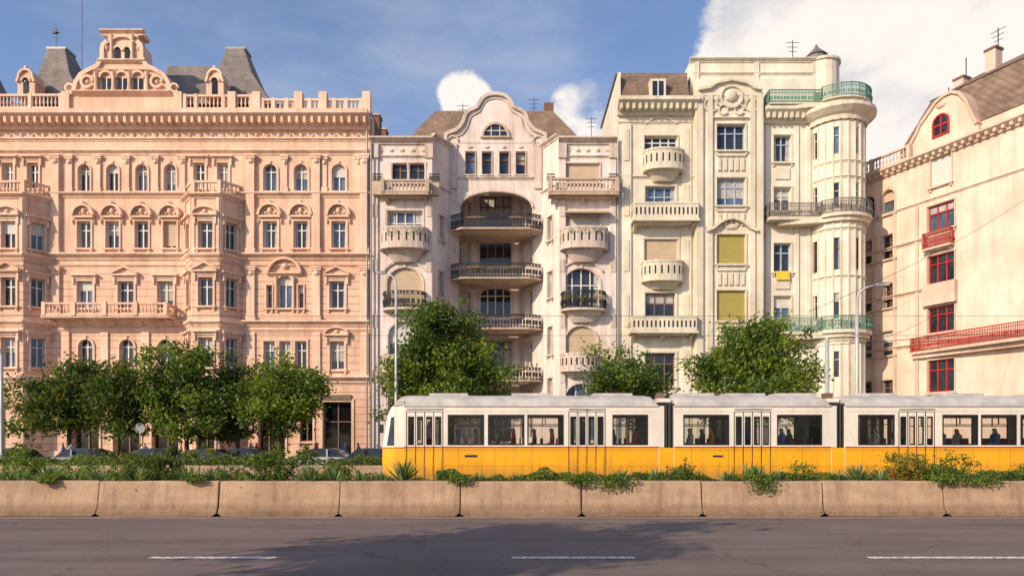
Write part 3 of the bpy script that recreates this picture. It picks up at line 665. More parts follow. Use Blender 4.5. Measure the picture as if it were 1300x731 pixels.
b.box('walls',p,b.U(876)+.01,cx2,-8,-.5,wz(150,52),wz(79,52)); u=b.U(876); b.add('walls',p,[(u,0,wz(150,52)),(u,-8,wz(150,52)),(u,-8,wz(78,52.2)),(u,0,wz(78,52.2))],[(0,1,2,3)])
for x in (884,960,1034): b.bx('pilasters',t_,x-3,x+3,80,138,-.02,.12)
b.lathe('turret',M['slate'],cx2-.1,-1.5,wz(78,53),wz(66,53),[.8,.75,.72],10); b.lathe('turret',M['slate'],cx2-.1,-1.5,wz(66,53),wz(50,53),[.85,.5,.2,.02],10)
mast(b.U(1020),wz(78,53),wz(40,53),True,-2)
b.done()
# ------------------------------------------------------------------ building 5 : corner house
b=Bd('rose_corner_apartment_building',(31,48,0)); p,t_=M['p5'],M['p5t']; RF=M['fr']
P0=(27.17,54.8);P1=(33.75,40.6)
b.frame(P0,P1,48.1); L=b.L
us=b.U(1165)
wl=[]
for t,z in ((258,291),(322,358),(388,421),(456,497)): wl.append(W(1195,34,t,z,s='c3',f=RF,nosh=1,sw=.08,dp=.2))
wl.append(W(1195,26,198,234,s='x',sm=M['shw'],sw=.08))
for px in (1103,1128):
    for zc in (5.6,9.3,12.9,16.6,20.0):
        t=HY-(zc+.9-EYE)*F/48.1; z=HY-(zc-.9-EYE)*F/48.1
        wl.append(W(px,16,t,z,s='c2',sw=.12,arch=1 if zc>19 else 0,f=M['fb']))
b.wall(p,0,L,193,600,wl,m=True,tm=t_)
for y in (296,362,432): b.corn(t_,0,us+.3,y,y+4,.2,m=True)
b.corn(t_,-.3,L+.3,188,198,.6,br=.5,m=True)
b.corn(t_,0,L,248,251,.12,m=True)
for k in range(4): b.box('pilasters',t_,us-.15-1.75*k,us+.1-1.75*k,-.02,.1,0,b.Z(252))
zt=b.Z(188)
b.rail([(.0,.4),(2.2,.4),(us-.4,.4)],zt,zt+1.0,'stone',t_)
n=14; u0,u1=us-.3,L+.2
pth=[(u0,.0)]+[(u0+(u1-u0)*i/n, .25+.85*math.sin(math.pi*min(1,i/n*1.0)*.5+.15)) for i in range(n+1)]
zb=b.Z(443); b.hpr('balcony_slabs',t_,pth+[(u1,-.02)],zb-.2,zb); b.hpr('balcony_slabs',t_,[(q[0],q[1]*.6) for q in pth]+[(u1,-.02)],zb-.5,zb-.202)
b.rail(pth,zb,zb+1.0,'iron',M['ironr'])
b.balcony(b.U(1176),b.U(1212),293,313,318,.5,'iron',M['ironr'],t_,m=True)
b.bx('walls',t_,1174,1216,360,386,-.02,.35)
g=[(1150,196),(1150,176),(1158,168),(1165,158),(1170,148),(1180,138),(1190,128),(1200,124),(1210,124),(1220,130),(1228,142),(1234,158),(1242,176),(1246,196)]
b.prp('gable',p,g,-1.2,.1)
b.rib('gable',t_,[(b.U(a),b.Z(z)) for a,z in g[1:-1]],.2,-1.25,.25)
uc=b.U(1196); w_=.55
pts=[(uc-w_*math.cos(math.pi*i/8),b.Z(156)+w_*math.sin(math.pi*i/8)) for i in range(9)]
b.pr('gable',M['g'],pts+[(uc+w_,b.Z(172)),(uc-w_,b.Z(172))],.0,.12); b.rib('gable',RF,pts+[(uc+w_,b.Z(172)),(uc-w_,b.Z(172)),pts[0]],.11,.0,.2); b.box('gable',RF,uc-.04,uc+.04,.1,.17,b.Z(172),b.Z(146))
b.box('gable',RF,uc-w_,uc+w_,.1,.16,b.Z(160),b.Z(158)); b.blob('ornaments',t_,uc,b.Z(134),.4,.25,.15,.1)
z0=b.Z(188)
b.hpr('walls',p,[(us-1.5,-.3),(L,-.3),(L,-11),(us-1.5,-11)],z0-.5,z0+.9)
b.hpr('roof',M['tiled'],[(us-1.6,-.2),(L+.2,-.2),(L+.2,-11),(us-1.6,-11)],z0+.9,z0+4.4,[(us,-1.5),(L-1,-1.5),(L-1,-9.5),(us,-9.5)])
b.hpr('roof',M['tiled'],[(us-.1,-1.4),(L-.9,-1.4),(L-.9,-9.6),(us-.1,-9.6)],z0+4.4,z0+6.0,[(us+2,-4),(L-3,-4),(L-3,-8),(us+2,-8)])
b.hpr('walls',p,[(0,-.6),(L-.1,-.6),(L-.1,-12),(0,-12)],0,z0-.05)
b.lathe('walls',p,L-1.6,-1.1,z0+.9,z0+3.0,[1.25,1.25,1.25],16); b.lathe('cornices',t_,L-1.6,-1.1,z0+3.0,z0+3.25,[1.45,1.45],16)
b.lathe('roof',M['tiled'],L-1.6,-1.1,z0+3.25,z0+5.2,[1.4,1.2,.7,.1],16)
for u,d,h in ((us+1.0,-3.5,5.9),(us+3.2,-3.5,6.9),(us-.6,-4,4.6)):
    b.box('chimneys',M['p5t'],u-.35,u+.35,d-.4,d+.4,z0+3,z0+h); b.box('chimneys',M['brown'],u-.42,u+.42,d-.47,d+.47,z0+h,z0+h+.15)
    mast(u+.3,z0+h,z0+h+1.5,u>us+3,d)
b.frame(P1,(P1[0]+16,P1[1]-1.0),P1[1])
b.wall(p,0,16,188-70,600,[W(u,1.6,t,z,m=1,s='c3',f=RF) for u in (2.5,6,9.5,13) for t,z in ((215,252),(290,330),(368,405),(445,485),(520,570))],m=True,tm=t_)
b.done()
# ------------------------------------------------------------------ ground
def sheet(name,x0,x1,y0,y1,z,mat,z0=None):
    me=bpy.data.meshes.new(name)
    if z0 is None: me.from_pydata([(x0,y0,z),(x1,y0,z),(x1,y1,z),(x0,y1,z)],[],[(0,1,2,3)])
    else:
        v=[(x0,y0,z0),(x1,y0,z0),(x1,y1,z0),(x0,y1,z0),(x0,y0,z),(x1,y0,z),(x1,y1,z),(x0,y1,z)]
        me.from_pydata(v,[],[(4,5,6,7),(0,1,5,4),(2,3,7,6),(0,3,7,4),(1,2,6,5)])
    me.materials.append(mat); o=bpy.data.objects.new(name,me); link(o); return o
def asphalt(name):
    m,nt,b_=newmat(name)
    big=noise(nt,(.25,.9,1),1,6); fine=noise(nt,(60,60,60),1,3); ln=noise(nt,(.04,1.6,1),1,5,.7); pat=noise(nt,(.5,1.2,1),1,8,.75)
    c=mix(nt,ramp(nt,big,.3,.7),(.130,.095,.086),(.195,.150,.136))
    c=mix(nt,.7,c,ramp(nt,ln,.3,.7,(.62,.62,.62,1),(1.2,1.17,1.14,1)),'MULTIPLY')
    c=mix(nt,.5,c,ramp(nt,pat,.35,.6,(.75,.73,.72,1),(1.1,1.1,1.1,1)),'MULTIPLY')
    c=mix(nt,.6,c,ramp(nt,fine,.3,.7,(.45,.45,.45,1),(1.45,1.45,1.45,1)),'MULTIPLY')
    v=N(nt,'ShaderNodeTexVoronoi',feature='DISTANCE_TO_EDGE'); v.inputs['Scale'].default_value=.3
    g=N(nt,'ShaderNodeNewGeometry'); nz=N(nt,'ShaderNodeTexNoise'); nz.inputs['Scale'].default_value=1.5; nz.inputs['Detail'].default_value=6
    nt.links.new(g.outputs['Position'],nz.inputs['Vector']); va=N(nt,'ShaderNodeVectorMath',operation='MULTIPLY_ADD')
    nt.links.new(nz.outputs['Color'],va.inputs[0]); va.inputs[1].default_value=(1.2,1.2,0); nt.links.new(g.outputs['Position'],va.inputs[2]); nt.links.new(va.outputs[0],v.inputs['Vector'])
    cr=ramp(nt,v.outputs['Distance'],.0,.008,(.35,.35,.35,1),(1,1,1,1))
    c=mix(nt,.6,c,cr,'MULTIPLY')
    nt.links.new(c,b_.inputs['Base Color']); b_.inputs['Roughness'].default_value=.8; bump(nt,b_,fine,.5,.01); return m
M['asph']=asphalt('asphalt')
M['pave']=simple('paving_stone',(.26,.22,.19),.85,0,.4,1.2)
M['soil']=simple('soil',(.07,.05,.035),.95,0,.5,4)
M['gravel']=simple('ballast',(.16,.13,.11),.95,0,.6,12)
sheet('ground',-400,400,-300,500,0,M['pave'])
sheet('road',-150,150,3,16.55,.004,M['asph'])
sheet('far_road',-150,150,29.5,40.0,.004,M['asph'])
sheet('far_pavement',-150,150,40.0,51.2,.12,M['pave'],0)
sheet('near_pavement',-150,150,-8,3,.12,M['pave'],0)
sheet('tram_trackbed',-150,150,19.6,27.6,.06,M['gravel'],0)
sheet('planting_bed',-150,150,16.75,19.5,.42,M['soil'],0)
sheet('hedge_bed',-150,150,28.4,29.45,.3,M['soil'],0)
m,nt,b_=newmat('worn_road_paint'); f=noise(nt,(14,14,14),1,6); c=mix(nt,ramp(nt,f,.40,.54),(.20,.17,.16),(.76,.70,.66)); nt.links.new(c,b_.inputs['Base Color']); b_.inputs['Roughness'].default_value=.7; M['paint']=m
me=bpy.data.meshes.new('road_marking'); v=[];fs=[]
for (a,z) in ((-3*457+190,-3*457+350),(-2*457+190,-2*457+350),(-457+190,-457+350),(190,350),(650,806),(1102,1330),(1560,1720),(2010,2170)):
    x0,x1=wx(a,10.4),wx(z,10.4); k=len(v); v+=[(x0,10.32,.009),(x1,10.32,.009),(x1,10.48,.009),(x0,10.48,.009)]; fs.append((k,k+1,k+2,k+3))
me.from_pydata(v,[],fs); me.materials.append(m); link(bpy.data.objects.new('road_marking',me))
m,nt,b_=newmat('dusty_gutter'); f=noise(nt,(1.2,6,1),1,6,.7); c=mix(nt,ramp(nt,f,.35,.65),(.15,.115,.10),(.33,.25,.20)); nt.links.new(c,b_.inputs['Base Color']); b_.inputs['Roughness'].default_value=.9
sheet('road_gutter',-60,60,15.75,16.12,.009,m)
e=empty('tram_rails',(0,22,0))
M['steel']=simple('rail_steel',(.3,.28,.26),.4,.8)
for y in (20.55,21.98,24.45,25.88):
    tube('rail',[(-150,y,.1),(0,y,.1),(150,y,.1)],.05,.05,M['steel'],e,4)
# ------------------------------------------------------------------ barriers
m,nt,b_=newmat('barrier_concrete')
big=noise(nt,(.8,.8,1.6),1,7,.65); st=noise(nt,(5,5,.5),1,6,.7); fine=noise(nt,(40,40,40),1,3); pit=noise(nt,(16,16,16),1,5,.7)
c=mix(nt,ramp(nt,big,.3,.7),(.31,.195,.12),(.52,.355,.235)); c=mix(nt,ramp(nt,st,.48,.85,(0,0,0,1),(.8,.8,.8,1)),c,(.13,.085,.055))
c=mix(nt,.5,c,ramp(nt,fine,.3,.7,(.6,.6,.6,1),(1.15,1.15,1.15,1)),'MULTIPLY')
c=mix(nt,.5,c,ramp(nt,pit,.3,.42,(.45,.42,.4,1),(1,1,1,1)),'MULTIPLY')
g=N(nt,'ShaderNodeNewGeometry'); sp=N(nt,'ShaderNodeSeparateXYZ'); nt.links.new(g.outputs['Position'],sp.inputs[0]); zn=N(nt,'ShaderNodeMath',operation='MULTIPLY_ADD'); nt.links.new(big,zn.inputs[0]); zn.inputs[1].default_value=-.35; nt.links.new(sp.outputs[2],zn.inputs[2]); rr_=ramp(nt,zn.outputs[0],-.1,.16,(.5,.46,.43,1),(1,1,1,1)); c=mix(nt,.8,c,rr_,'MULTIPLY')
nt.links.new(c,b_.inputs['Base Color']); b_.inputs['Roughness'].default_value=.9; bump(nt,b_,pit,.5,.015); M['conc']=m
import bmesh
def barrier_mesh(seed):
    r=random.Random(seed); pf=[(-.28,0),(-.28,.11),(-.2,.2),(-.12,.8),(-.09,.83),(.09,.83),(.12,.8),(.2,.2),(.28,.11),(.28,0)]
    xs=[-1.425,-1.40,-1.32,-1.25]+[ -1.25+2.5*i/10 for i in range(1,10)]+[1.25,1.32,1.40,1.425]
    vs=[];n=len(pf)
    for x in xs:
        for i,(y,z) in enumerate(pf):
            k=.97 if abs(x)>1.41 else 1
            zz=z*(.992 if abs(x)>1.41 else 1)+r.uniform(-.007,.005)*(z>0)
            if z==0 and abs(x)>1.35: zz=.06
            vs.append((x+r.uniform(-.004,.004),y*k+r.uniform(-.005,.005),zz))
    fs=[(j*n+i,j*n+(i+1)%n,(j+1)*n+(i+1)%n,(j+1)*n+i) for j in range(len(xs)-1) for i in range(n)]+[tuple(range(n)),tuple(range((len(xs)-1)*n,len(xs)*n))]
    me=bpy.data.meshes.new('concrete_barrier'); me.from_pydata(vs,[],fs); me.materials.append(M['conc'])
    bm=bmesh.new(); bm.from_mesh(me); bmesh.ops.recalc_face_normals(bm,faces=bm.faces); bm.to_mesh(me); bm.free(); return me
bms=[barrier_mesh(i) for i in range(4)]
for k in range(-6,7):
    o=bpy.data.objects.new('concrete_barrier',bms[k%4]); link(o); o.location=(-1.23+2.88*(k+.5),16.44+R.uniform(-.02,.02),.004+R.uniform(0,.012)); o.rotation_euler[2]=math.radians(R.uniform(-.4,.4)); o.rotation_euler[1]=math.radians(R.uniform(-.25,.25))
for k in range(-9,8):
    o=bpy.data.objects.new('concrete_barrier',bms[(k+1)%4]); link(o); o.location=(-1.23+2.88*(k+.5),28.0,.0); o.rotation_euler[2]=math.radians(R.uniform(-.3,.3))
# ------------------------------------------------------------------ foliage
G={'a':leafm('leaf_dark',(.045,.085,.018)),'b':leafm('leaf_mid',(.10,.165,.026)),'c':leafm('leaf_light',(.21,.27,.035)),
   'd':leafm('leaf_olive',(.15,.155,.028)),'e':leafm('leaf_rust',(.36,.17,.04)),'f':leafm('leaf_bluegreen',(.13,.20,.09)),'h':leafm('leaf_pale',(.34,.40,.20)),'y':leafm('leaf_yellow',(.38,.33,.045))}
M['bark']=simple('bark',(.10,.075,.055),.9,0,.5,8)
def leaf_obj(name,C,size,mats,wts,parent=None,cl=None,flat=.3):
    n=len(C); a=NR.normal(size=(n,3)); a/=np.linalg.norm(a,axis=1)[:,None]; nn=NR.normal(size=(n,3)); nn[:,2]+=flat*2
    bb=np.cross(a,nn); bb/=np.linalg.norm(bb,axis=1)[:,None]; s=size*(.6+.8*NR.rand(n))[:,None]
    v=np.empty((n,4,3)); v[:,0]=C+a*s; v[:,1]=C+bb*s*.5; v[:,2]=C-a*s; v[:,3]=C-bb*s*.5
    me=bpy.data.meshes.new(name); me.from_pydata(v.reshape(-1,3).tolist(),[],np.arange(4*n).reshape(-1,4).tolist())
    for m_ in mats: me.materials.append(m_)
    mi=NR.choice(len(mats),n,p=wts)
    if cl is not None:
        rnd=NR.rand(n)<.65; mi=np.where(rnd,cl,mi)
    me.polygons.foreach_set('material_index',mi.astype(np.int32)); me.update()
    o=bpy.data.objects.new(name,me); link(o,parent); return o
def crown(c,rad,nc,npc,cr,squash=.7,lump=.35):
    out=[];cen=[];cid=[]
    ph=NR.rand(6)*6
    for i in range(nc):
        d=NR.normal(size=3); d/=np.linalg.norm(d); r=NR.rand()**.45
        az=math.atan2(d[1],d[0]); el=math.asin(d[2]); r*=1+lump*(math.sin(2*az+ph[0]+el)*.4+math.sin(3*az+ph[1]+4*el)*.5+math.sin(5*el+ph[2])*.5)
        if NR.rand()<.12: r*=1.18
        ce=np.array(c)+d*r*np.array(rad); cen.append(ce); k=cr*(.45+.9*NR.rand())
        m_=int(npc*(k/cr)**2)
        q=NR.normal(size=(m_,3))*k*.5*np.array([1,1,squash])
        out.append(ce+q); cid.append(np.full(m_,i))
    return np.concatenate(out),cen,np.concatenate(cid)
def tree(name,x,y,top,base,w,seed,mats,nc=95,npc=130,leaf=.12,cr=.75,lean=0,z0=.12,multi=None):
    NR.seed(seed); r=random.Random(seed); e=empty(name,(x,y,z0))
    parts=multi or [(lean,0,(top+base)/2,w/2*.88,(top-base)/2*.9,1.0)]
    Ps=[];cen=[];cids=[];off=0
    for dx,dy,zc,rx,rz,fr_ in parts:
        P,cn,cid=crown((x+dx,y+dy,zc),(rx,rx,rz),int(nc*fr_),npc,cr); Ps.append(P); cen+=cn; cids.append(cid+off); off+=int(nc*fr_)
    P=np.concatenate(Ps); cl=NR.randint(0,len(mats),off)[np.concatenate(cids)]
    leaf_obj('leaves',P,leaf,mats,[1/len(mats)]*len(mats),e,cl)
    fork=base+.15*(top-base); mid=Vector((x+lean*.5+r.uniform(-.1,.1),y,(z0+fork)/2)); fk=Vector((x+lean*.8,y,fork))
    tube('trunk',[(x,y,z0-.1),(x,y,z0+.3),mid,fk],.17,.11,M['bark'],e,8)
    for i in range(18):
        t=Vector(cen[r.randrange(len(cen))]); m1=fk.lerp(t,.45)+Vector((r.uniform(-.2,.2),r.uniform(-.2,.2),r.uniform(-.1,.4)))
        tube('limb',[fk-Vector((0,0,r.uniform(0,.6))),m1,t],.07,.018,M['bark'],e,5)
    return e
ma=[G['a'],G['b'],G['c']]; mb=[G['b'],G['c'],G['c'],G['a']]; md=[G['a'],G['a'],G['b'],G['d']]; me_=[G['a'],G['b'],G['c'],G['b'],G['c']]
D=41
def mt(px,D_,lst):
    k=D_/F
    return [((a-px)*k,R.uniform(-.5,.5),wz(c,D_),rx*k,rz*k,f) for a,c,rx,rz,f in lst]
def T(px,D_,top,base,w,seed,mats,lst,nc,npc,**k): tree('street_tree',wx(px,D_),D_,wz(top,D_),wz(base,D_),w,seed,mats,nc,npc,multi=mt(px,D_,lst),**k)
T(88,D,458,540,6,11,md,[(70,505,44,36,.45),(50,530,34,24,.25),(110,493,42,36,.45),(95,530,48,22,.3)],90,120)
T(150,D-.6,468,545,4,12,md,[(148,505,26,36,.5),(160,535,22,24,.3)],70,110)
T(238,D,428,545,7,13,ma,[(235,478,42,46,.5),(200,503,38,42,.35),(268,503,42,44,.4),(235,540,52,20,.25)],105,125)
T(303,D+1.2,445,540,4,18,md,[(300,495,28,42,.5),(290,538,24,20,.3)],65,110)
T(357,D,452,540,5,14,mb,[(355,490,40,34,.6),(335,516,26,24,.25),(385,503,26,26,.3),(358,530,34,18,.2)],90,130)
T(562,39,382,520,8,15,me_,[(562,428,46,36,.45),(528,468,40,38,.4),(598,468,42,38,.45),(562,505,68,30,.5),(562,408,32,22,.2)],125,140)
T(797,39,440,530,5,16,ma,[(797,478,40,32,.5),(775,503,26,32,.3),(822,503,30,32,.3)],85,120,leaf=.11)
T(958,39,400,530,8,17,me_,[(968,432,34,30,.35),(922,466,42,28,.4),(998,470,40,32,.4),(955,503,80,28,.5)],115,120,leaf=.12)
tree('roadside_tree',-10.4,2.1,8.6,5.0,6.0,21,ma,75,110,leaf=.16)
tree('roadside_tree',3.4,-2.6,8.6,5.2,6.0,22,ma,60,100,leaf=.16)
def shrub(name,px,D_,top,w,mats,n=1500,leaf=.04,z0=.42,wy=None):
    x=wx(px,D_); h=top-z0
    P,cen,cid=crown((x,D_,z0+h*.5),(w/2,(wy or w)/2,h*.52),34,n//34,.16,1)
    P=P[P[:,2]>z0]
    e=empty(name,(x,D_,z0)); leaf_obj('leaves',P,leaf,mats,[1/len(mats)]*len(mats),e)
    for i in range(9):
        t=Vector(cen[i*3]); tube('stem',[(x,D_,z0-.05),Vector((x,D_,z0)).lerp(t,.5)+Vector((0,0,.08)),t],.012,.005,M['bark'],e,4)
shrub('shrub',205,17.5,1.62,1.5,[G['b'],G['d'],G['a']],4200); shrub('shrub',345,17.5,1.52,1.4,[G['a'],G['b'],G['c']],3800)
shrub('shrub',1145,17.5,1.66,1.6,[G['d'],G['e'],G['b'],G['y']],4200); shrub('shrub',105,18.2,1.3,1.2,[G['b'],G['c']],2200); shrub('shrub',288,18.0,1.2,1.2,[G['a'],G['b']],2000)
shrub('shrub',425,18.3,1.3,1.1,[G['b'],G['d']],2000); shrub('shrub',35,18.4,1.35,1.5,[G['b'],G['c']],2400); shrub('shrub',160,18.3,1.2,1.1,[G['d'],G['b']],1800)
shrub('shrub',870,17.5,1.1,.8,[G['a'],G['b']],1300);shrub('shrub',1020,17.4,1.12,.7,[G['b'],G['c']],1200);shrub('shrub',1215,17.7,1.3,1.0,[G['b'],G['c'],G['a']],1800)
def clump(name,px,D_,r,n,mats,z0=.55):
    x=wx(px,D_); rr=random.Random(px); vs=[];fs=[];mi=[]
    for i in range(n):
        a=rr.uniform(0,2*math.pi); el=rr.uniform(.05,1.35); l=r*rr.uniform(.8,1.15); dx,dy=math.cos(a)*math.cos(el),math.sin(a)*math.cos(el); w=.022*rr.uniform(.7,1.4)
        sx,sy=-math.sin(a)*w,math.cos(a)*w; pts=[]; sz=w*rr.uniform(-.8,.8)
        for t,q in ((0,.8),(.4,1),(.75,.7),(1,.06)):
            z=z0+.12+l*(math.sin(el)*t*1.0-.25*t*t*math.cos(el)); pts.append((x+dx*l*t,D_+dy*l*t,z,q))
        k=len(vs)
        for q in pts: vs+=[(q[0]-sx*q[3],q[1]-sy*q[3],q[2]-sz*q[3]),(q[0]+sx*q[3],q[1]+sy*q[3],q[2]+sz*q[3])]
        m_=rr.randrange(len(mats))
        for j in range(3): fs.append((k+2*j,k+2*j+1,k+2*j+3,k+2*j+2)); mi.append(m_)
    me=bpy.data.meshes.new(name); me.from_pydata(vs,[],fs)
    for m_ in mats: me.materials.append(m_)
    me.polygons.foreach_set('material_index',mi); o=bpy.data.objects.new(name,me); link(o)
gm_=[G['f'],G['h'],G['f'],G['b']]
for px,r,D_ in ((8,.45,17.1),(30,.5,16.95),(66,.58,16.95),(98,.45,17.0),(124,.5,16.95),(172,.55,16.95),(240,.58,16.95),(268,.5,17.1),(322,.42,16.95),(394,.6,16.95),(424,.55,16.95),(458,.45,17.0),(484,.42,17.0),(512,.72,17.0),(560,.45,16.95),(610,.4,16.95),(655,.38,17.0),(700,.4,16.95),(790,.5,16.9),(830,.52,16.95),(925,.45,16.95),(955,.66,16.95),(985,.45,16.95),(1062,.45,16.95),(1088,.6,16.95),(1118,.45,17.0),(1262,.45,16.95)):
    clump('ornamental_grass',px,D_,r,190 if r>.55 else 120,gm_)
def ivy(name,p0,p1,top,n,mats,D0=17.0,dy=.45,z0=.45,leaf=.035,amp=.1,drop=()):
    x0,x1=wx(p0,D0),wx(p1,D0); x=NR.uniform(x0,x1,n); ph=NR.rand(4)*6
    hgt=top+amp*(np.sin(x*2.1+ph[0])+.6*np.sin(x*5.3+ph[1])+.4*np.sin(x*11+ph[2]))
    y=D0+NR.normal(size=n)*dy*.5; z=z0+(hgt-z0)*NR.rand(n)**.6
    P=np.stack([x,y,z],1)
    for (px,w,zb) in drop:
        k=420; xx=wx(px,16.3)+NR.normal(size=k)*w; tt=NR.rand(k); P=np.concatenate([P,np.stack([xx,16.3-tt*.13+NR.normal(size=k)*.02,.92-(.92-zb)*tt*NR.rand(k)**.4],1)])
        xx=wx(px,16.5)+NR.normal(size=k)*w*1.1; P=np.concatenate([P,np.stack([xx,16.4+NR.rand(k)*.5,.86+NR.rand(k)*.12],1)])
    leaf_obj(name,P,leaf,mats,[1/len(mats)]*len(mats))
ivy('ivy_groundcover',555,905,.96,13000,[G['b'],G['c'],G['b'],G['a']],D0=17.15,drop=((780,.25,.62),(735,.15,.74),(585,.12,.78)))
ivy('ivy_groundcover',905,1130,.90,8000,[G['b'],G['a'],G['c']],D0=17.15,drop=((968,.18,.55),))
ivy('ivy_groundcover',1170,1330,1.08,9000,[G['b'],G['c'],G['a']],drop=((1240,.3,.74),(1200,.15,.76)))
ivy('ivy_groundcover',-40,555,.84,12000,[G['b'],G['d'],G['a'],G['c']],D0=17.6,dy=.8,drop=((62,.1,.78),(250,.1,.8)))
ivy('hedge',-260,545,1.12,22000,[G['b'],G['a'],G['d'],G['c']],D0=28.95,dy=.5,z0=.3,leaf=.055,amp=.09)
ivy('hedge',545,1500,1.1,11000,[G['b'],G['a'],G['d']],D0=28.95,dy=.5,z0=.3,leaf=.07,amp=.08)
for px,w_ in ((35,1.6),(130,1.2),(165,1.0),(215,1.8),(262,1.4),(385,1.2)): shrub('shrub',px,30.2,1.55 if px!=215 else 1.75,w_*1.6,[G['d'],G['b'],G['y'] if px in(165,262) else G['a']],1700,leaf=.06,z0=.1)
for nm,px,py,D_,w in (('balcony_plants',740,377,49.8,1.5),('balcony_plants',515,294,49.8,1.4),('balcony_plants',742,293,49.8,1.2),('balcony_plants',628,341,52.1,1.6)):
    n=350; P=np.stack([wx(px,D_)+NR.uniform(-w,w,n),D_+NR.normal(size=n)*.12+np.abs(NR.rand(n))*.1,wz(py,D_)+NR.normal(size=n)*.13],1)
    leaf_obj(nm,P,.06,[G['b'],G['c'],G['e']],[.5,.3,.2])
# ------------------------------------------------------------------ tram
M['ty']=paintm('tram_yellow_paint',(.88,.40,.006))
M['tw']=paintm('tram_ivory_paint',(.78,.70,.60),.38,(.30,.24,.18))
M['tr']=simple('tram_roof_paint',(.54,.51,.48),.6,0,.4,1.5)
M['tred']=simple('tram_red_stripe',(.35,.03,.02),.4)
M['rub']=simple('black_rubber',(.012,.012,.013),.6)
M['bel']=stripes('bellows_rubber',(.01,.01,.01),(.05,.048,.045),.05,0)
M['seat']=simple('seat_plastic',(.40,.13,.05),.5)
M['floor']=simple('tram_floor',(.08,.07,.07),.7)
M['inn']=simple('tram_interior_panel',(.42,.33,.24),.7)
m,nt,b_=newmat('tram_window_glass'); tr=N(nt,'ShaderNodeBsdfTransparent'); tr.inputs[0].default_value=(.8,.8,.78,1); gl=N(nt,'ShaderNodeBsdfGlossy'); gl.inputs['Roughness'].default_value=.03; fr=N(nt,'ShaderNodeFresnel'); fr.inputs[0].default_value=1.45
ms=N(nt,'ShaderNodeMixShader'); nt.links.new(fr.outputs[0],ms.inputs[0]); nt.links.new(tr.outputs[0],ms.inputs[1]); nt.links.new(gl.outputs[0],ms.inputs[2]); nt.links.new(ms.outputs[0],nt.nodes['Material Output'].inputs[0]); M['tg']=m
YN,YF=24.0,26.3
tx=lambda px:(px-650)*24/F
b=Bd('articulated_tram',(5,25,0))
def side(x0,x1,wins,doors):
    for far in (0,1):
        if far: b.frame((x1,YF),(x0,YF),24); cv=lambda x:x1-x
        else: b.frame((x0,YN),(x1,YN),24); cv=lambda x:x-x0
        def bb(part,mat,a,z,d0,d1,z0,z1):
            a,z=sorted((cv(a),cv(z))); b.box(part,mat,a,z,d0,d1,z0,z1)
        L=x1-x0; ops=[]
        for a,z in wins: ops.append((tx(a),tx(z),1.72,2.70))
        for a,z in doors:
            n=4; A_,Z_=tx(a),tx(z); w=(Z_-A_)/n
            for i in range(n): ops.append((A_+w*i+.075,A_+w*(i+1)-.075,1.70,2.66))
        for (mt_,z0,z1) in ((M['ty'],.42,1.58),(M['tw'],1.62,3.06)):
            O=[tuple(sorted((cv(a),cv(z))))+(max(c,z0),min(d,z1)) for a,z,c,d in ops if d>z0 and c<z1]
            us=sorted(set([0,L]+[q for o in O for q in o[:2]])); zs=sorted(set([z0,z1]+[q for o in O for q in o[2:]])); n=len(us)
            fs=[]
            for j in range(len(zs)-1):
                for i in range(n-1):
                    cu,cz=(us[i]+us[i+1])/2,(zs[j]+zs[j+1])/2
                    if any(o[0]<cu<o[1] and o[2]<cz<o[3] for o in O): continue
                    fs.append((j*n+i,j*n+i+1,(j+1)*n+i+1,(j+1)*n+i))
            b.add('body',mt_,[(u,0,z) for z in zs for u in us],fs); b.add('body',M['inn'],[(u,-.06,z) for z in zs for u in us],fs)
        bb('stripe',M['tred'],x0,x1,-.04,.012,1.58,1.62); bb('stripe',M['tred'],x0,x1,-.01,.006,1.5,1.512)
        bb('trim',M['tr'],x0,x1,-.02,.04,3.03,3.075); bb('skirt',M['rub'],x0+.05,x1-.05,-.1,-.03,.25,.45)
        bb('trim',M['ty'],x0,x1,-.01,.014,.95,.975); bb('trim',M['tw'],x0,x1,-.01,.012,2.86,2.875)
        for a,z,c,d in ops:
            isd=c<1.71; t=.022 if isd else .045
            bb('window_rubber',M['rub'],a-t,z+t,-.03,.008,d,d+t); bb('window_rubber',M['rub'],a-t,z+t,-.03,.008,c-t,c)
            bb('window_rubber',M['rub'],a-t,a,-.03,.008,c,d); bb('window_rubber',M['rub'],z,z+t,-.03,.008,c,d)
            if not isd:
                bb('window_rubber',M['rub'],a,z,-.035,.004,d-.32,d-.29)
                bb('window_rubber',M['rub'],(a+z)/2-.014,(a+z)/2+.014,-.035,.003,d-.29,d)
            a,z=cv(a),cv(z); j=R.uniform(-.01,.01); b.add('window_glass',M['tg'],[(a,-.02+j,c),(z,-.02-j,c),(z,-.02,d),(a,-.02,d)],[(0,1,2,3)])
        for a,z in doors:
            A_,Z_=tx(a),tx(z); w=(Z_-A_)/4
            for i in range(5): bb('doors',M['rub'],A_+w*i-.01,A_+w*i+.01,-.03,.0125,.45,2.86)
            bb('doors',M['rub'],A_,Z_,-.02,.011,2.84,2.86); bb('doors',M['tr'],A_,Z_,-.02,.05,2.93,2.97)
            for i in range(4): bb('doors',M['ty'],A_+w*i+.05,A_+w*(i+1)-.05,-.02,.009,.6,1.35)
        for k in range(int(L/1.3)): bb('trim',M['rub'],x0+.6+k*1.3,x0+.606+k*1.3,-.01,.003,.46,1.56)
secs=[(tx(513),tx(836),[(570,613),(621,664),(671,714),(779,821)],[(516,562),(722,768)]),
      (tx(856),tx(1055),[(869,924),(988,1042)],[(932,978)]),
      (tx(1073),tx(1410),[(1091,1134),(1198,1240),(1247,1289),(1297,1338)],[(1141,1186),(1345,1391)])]
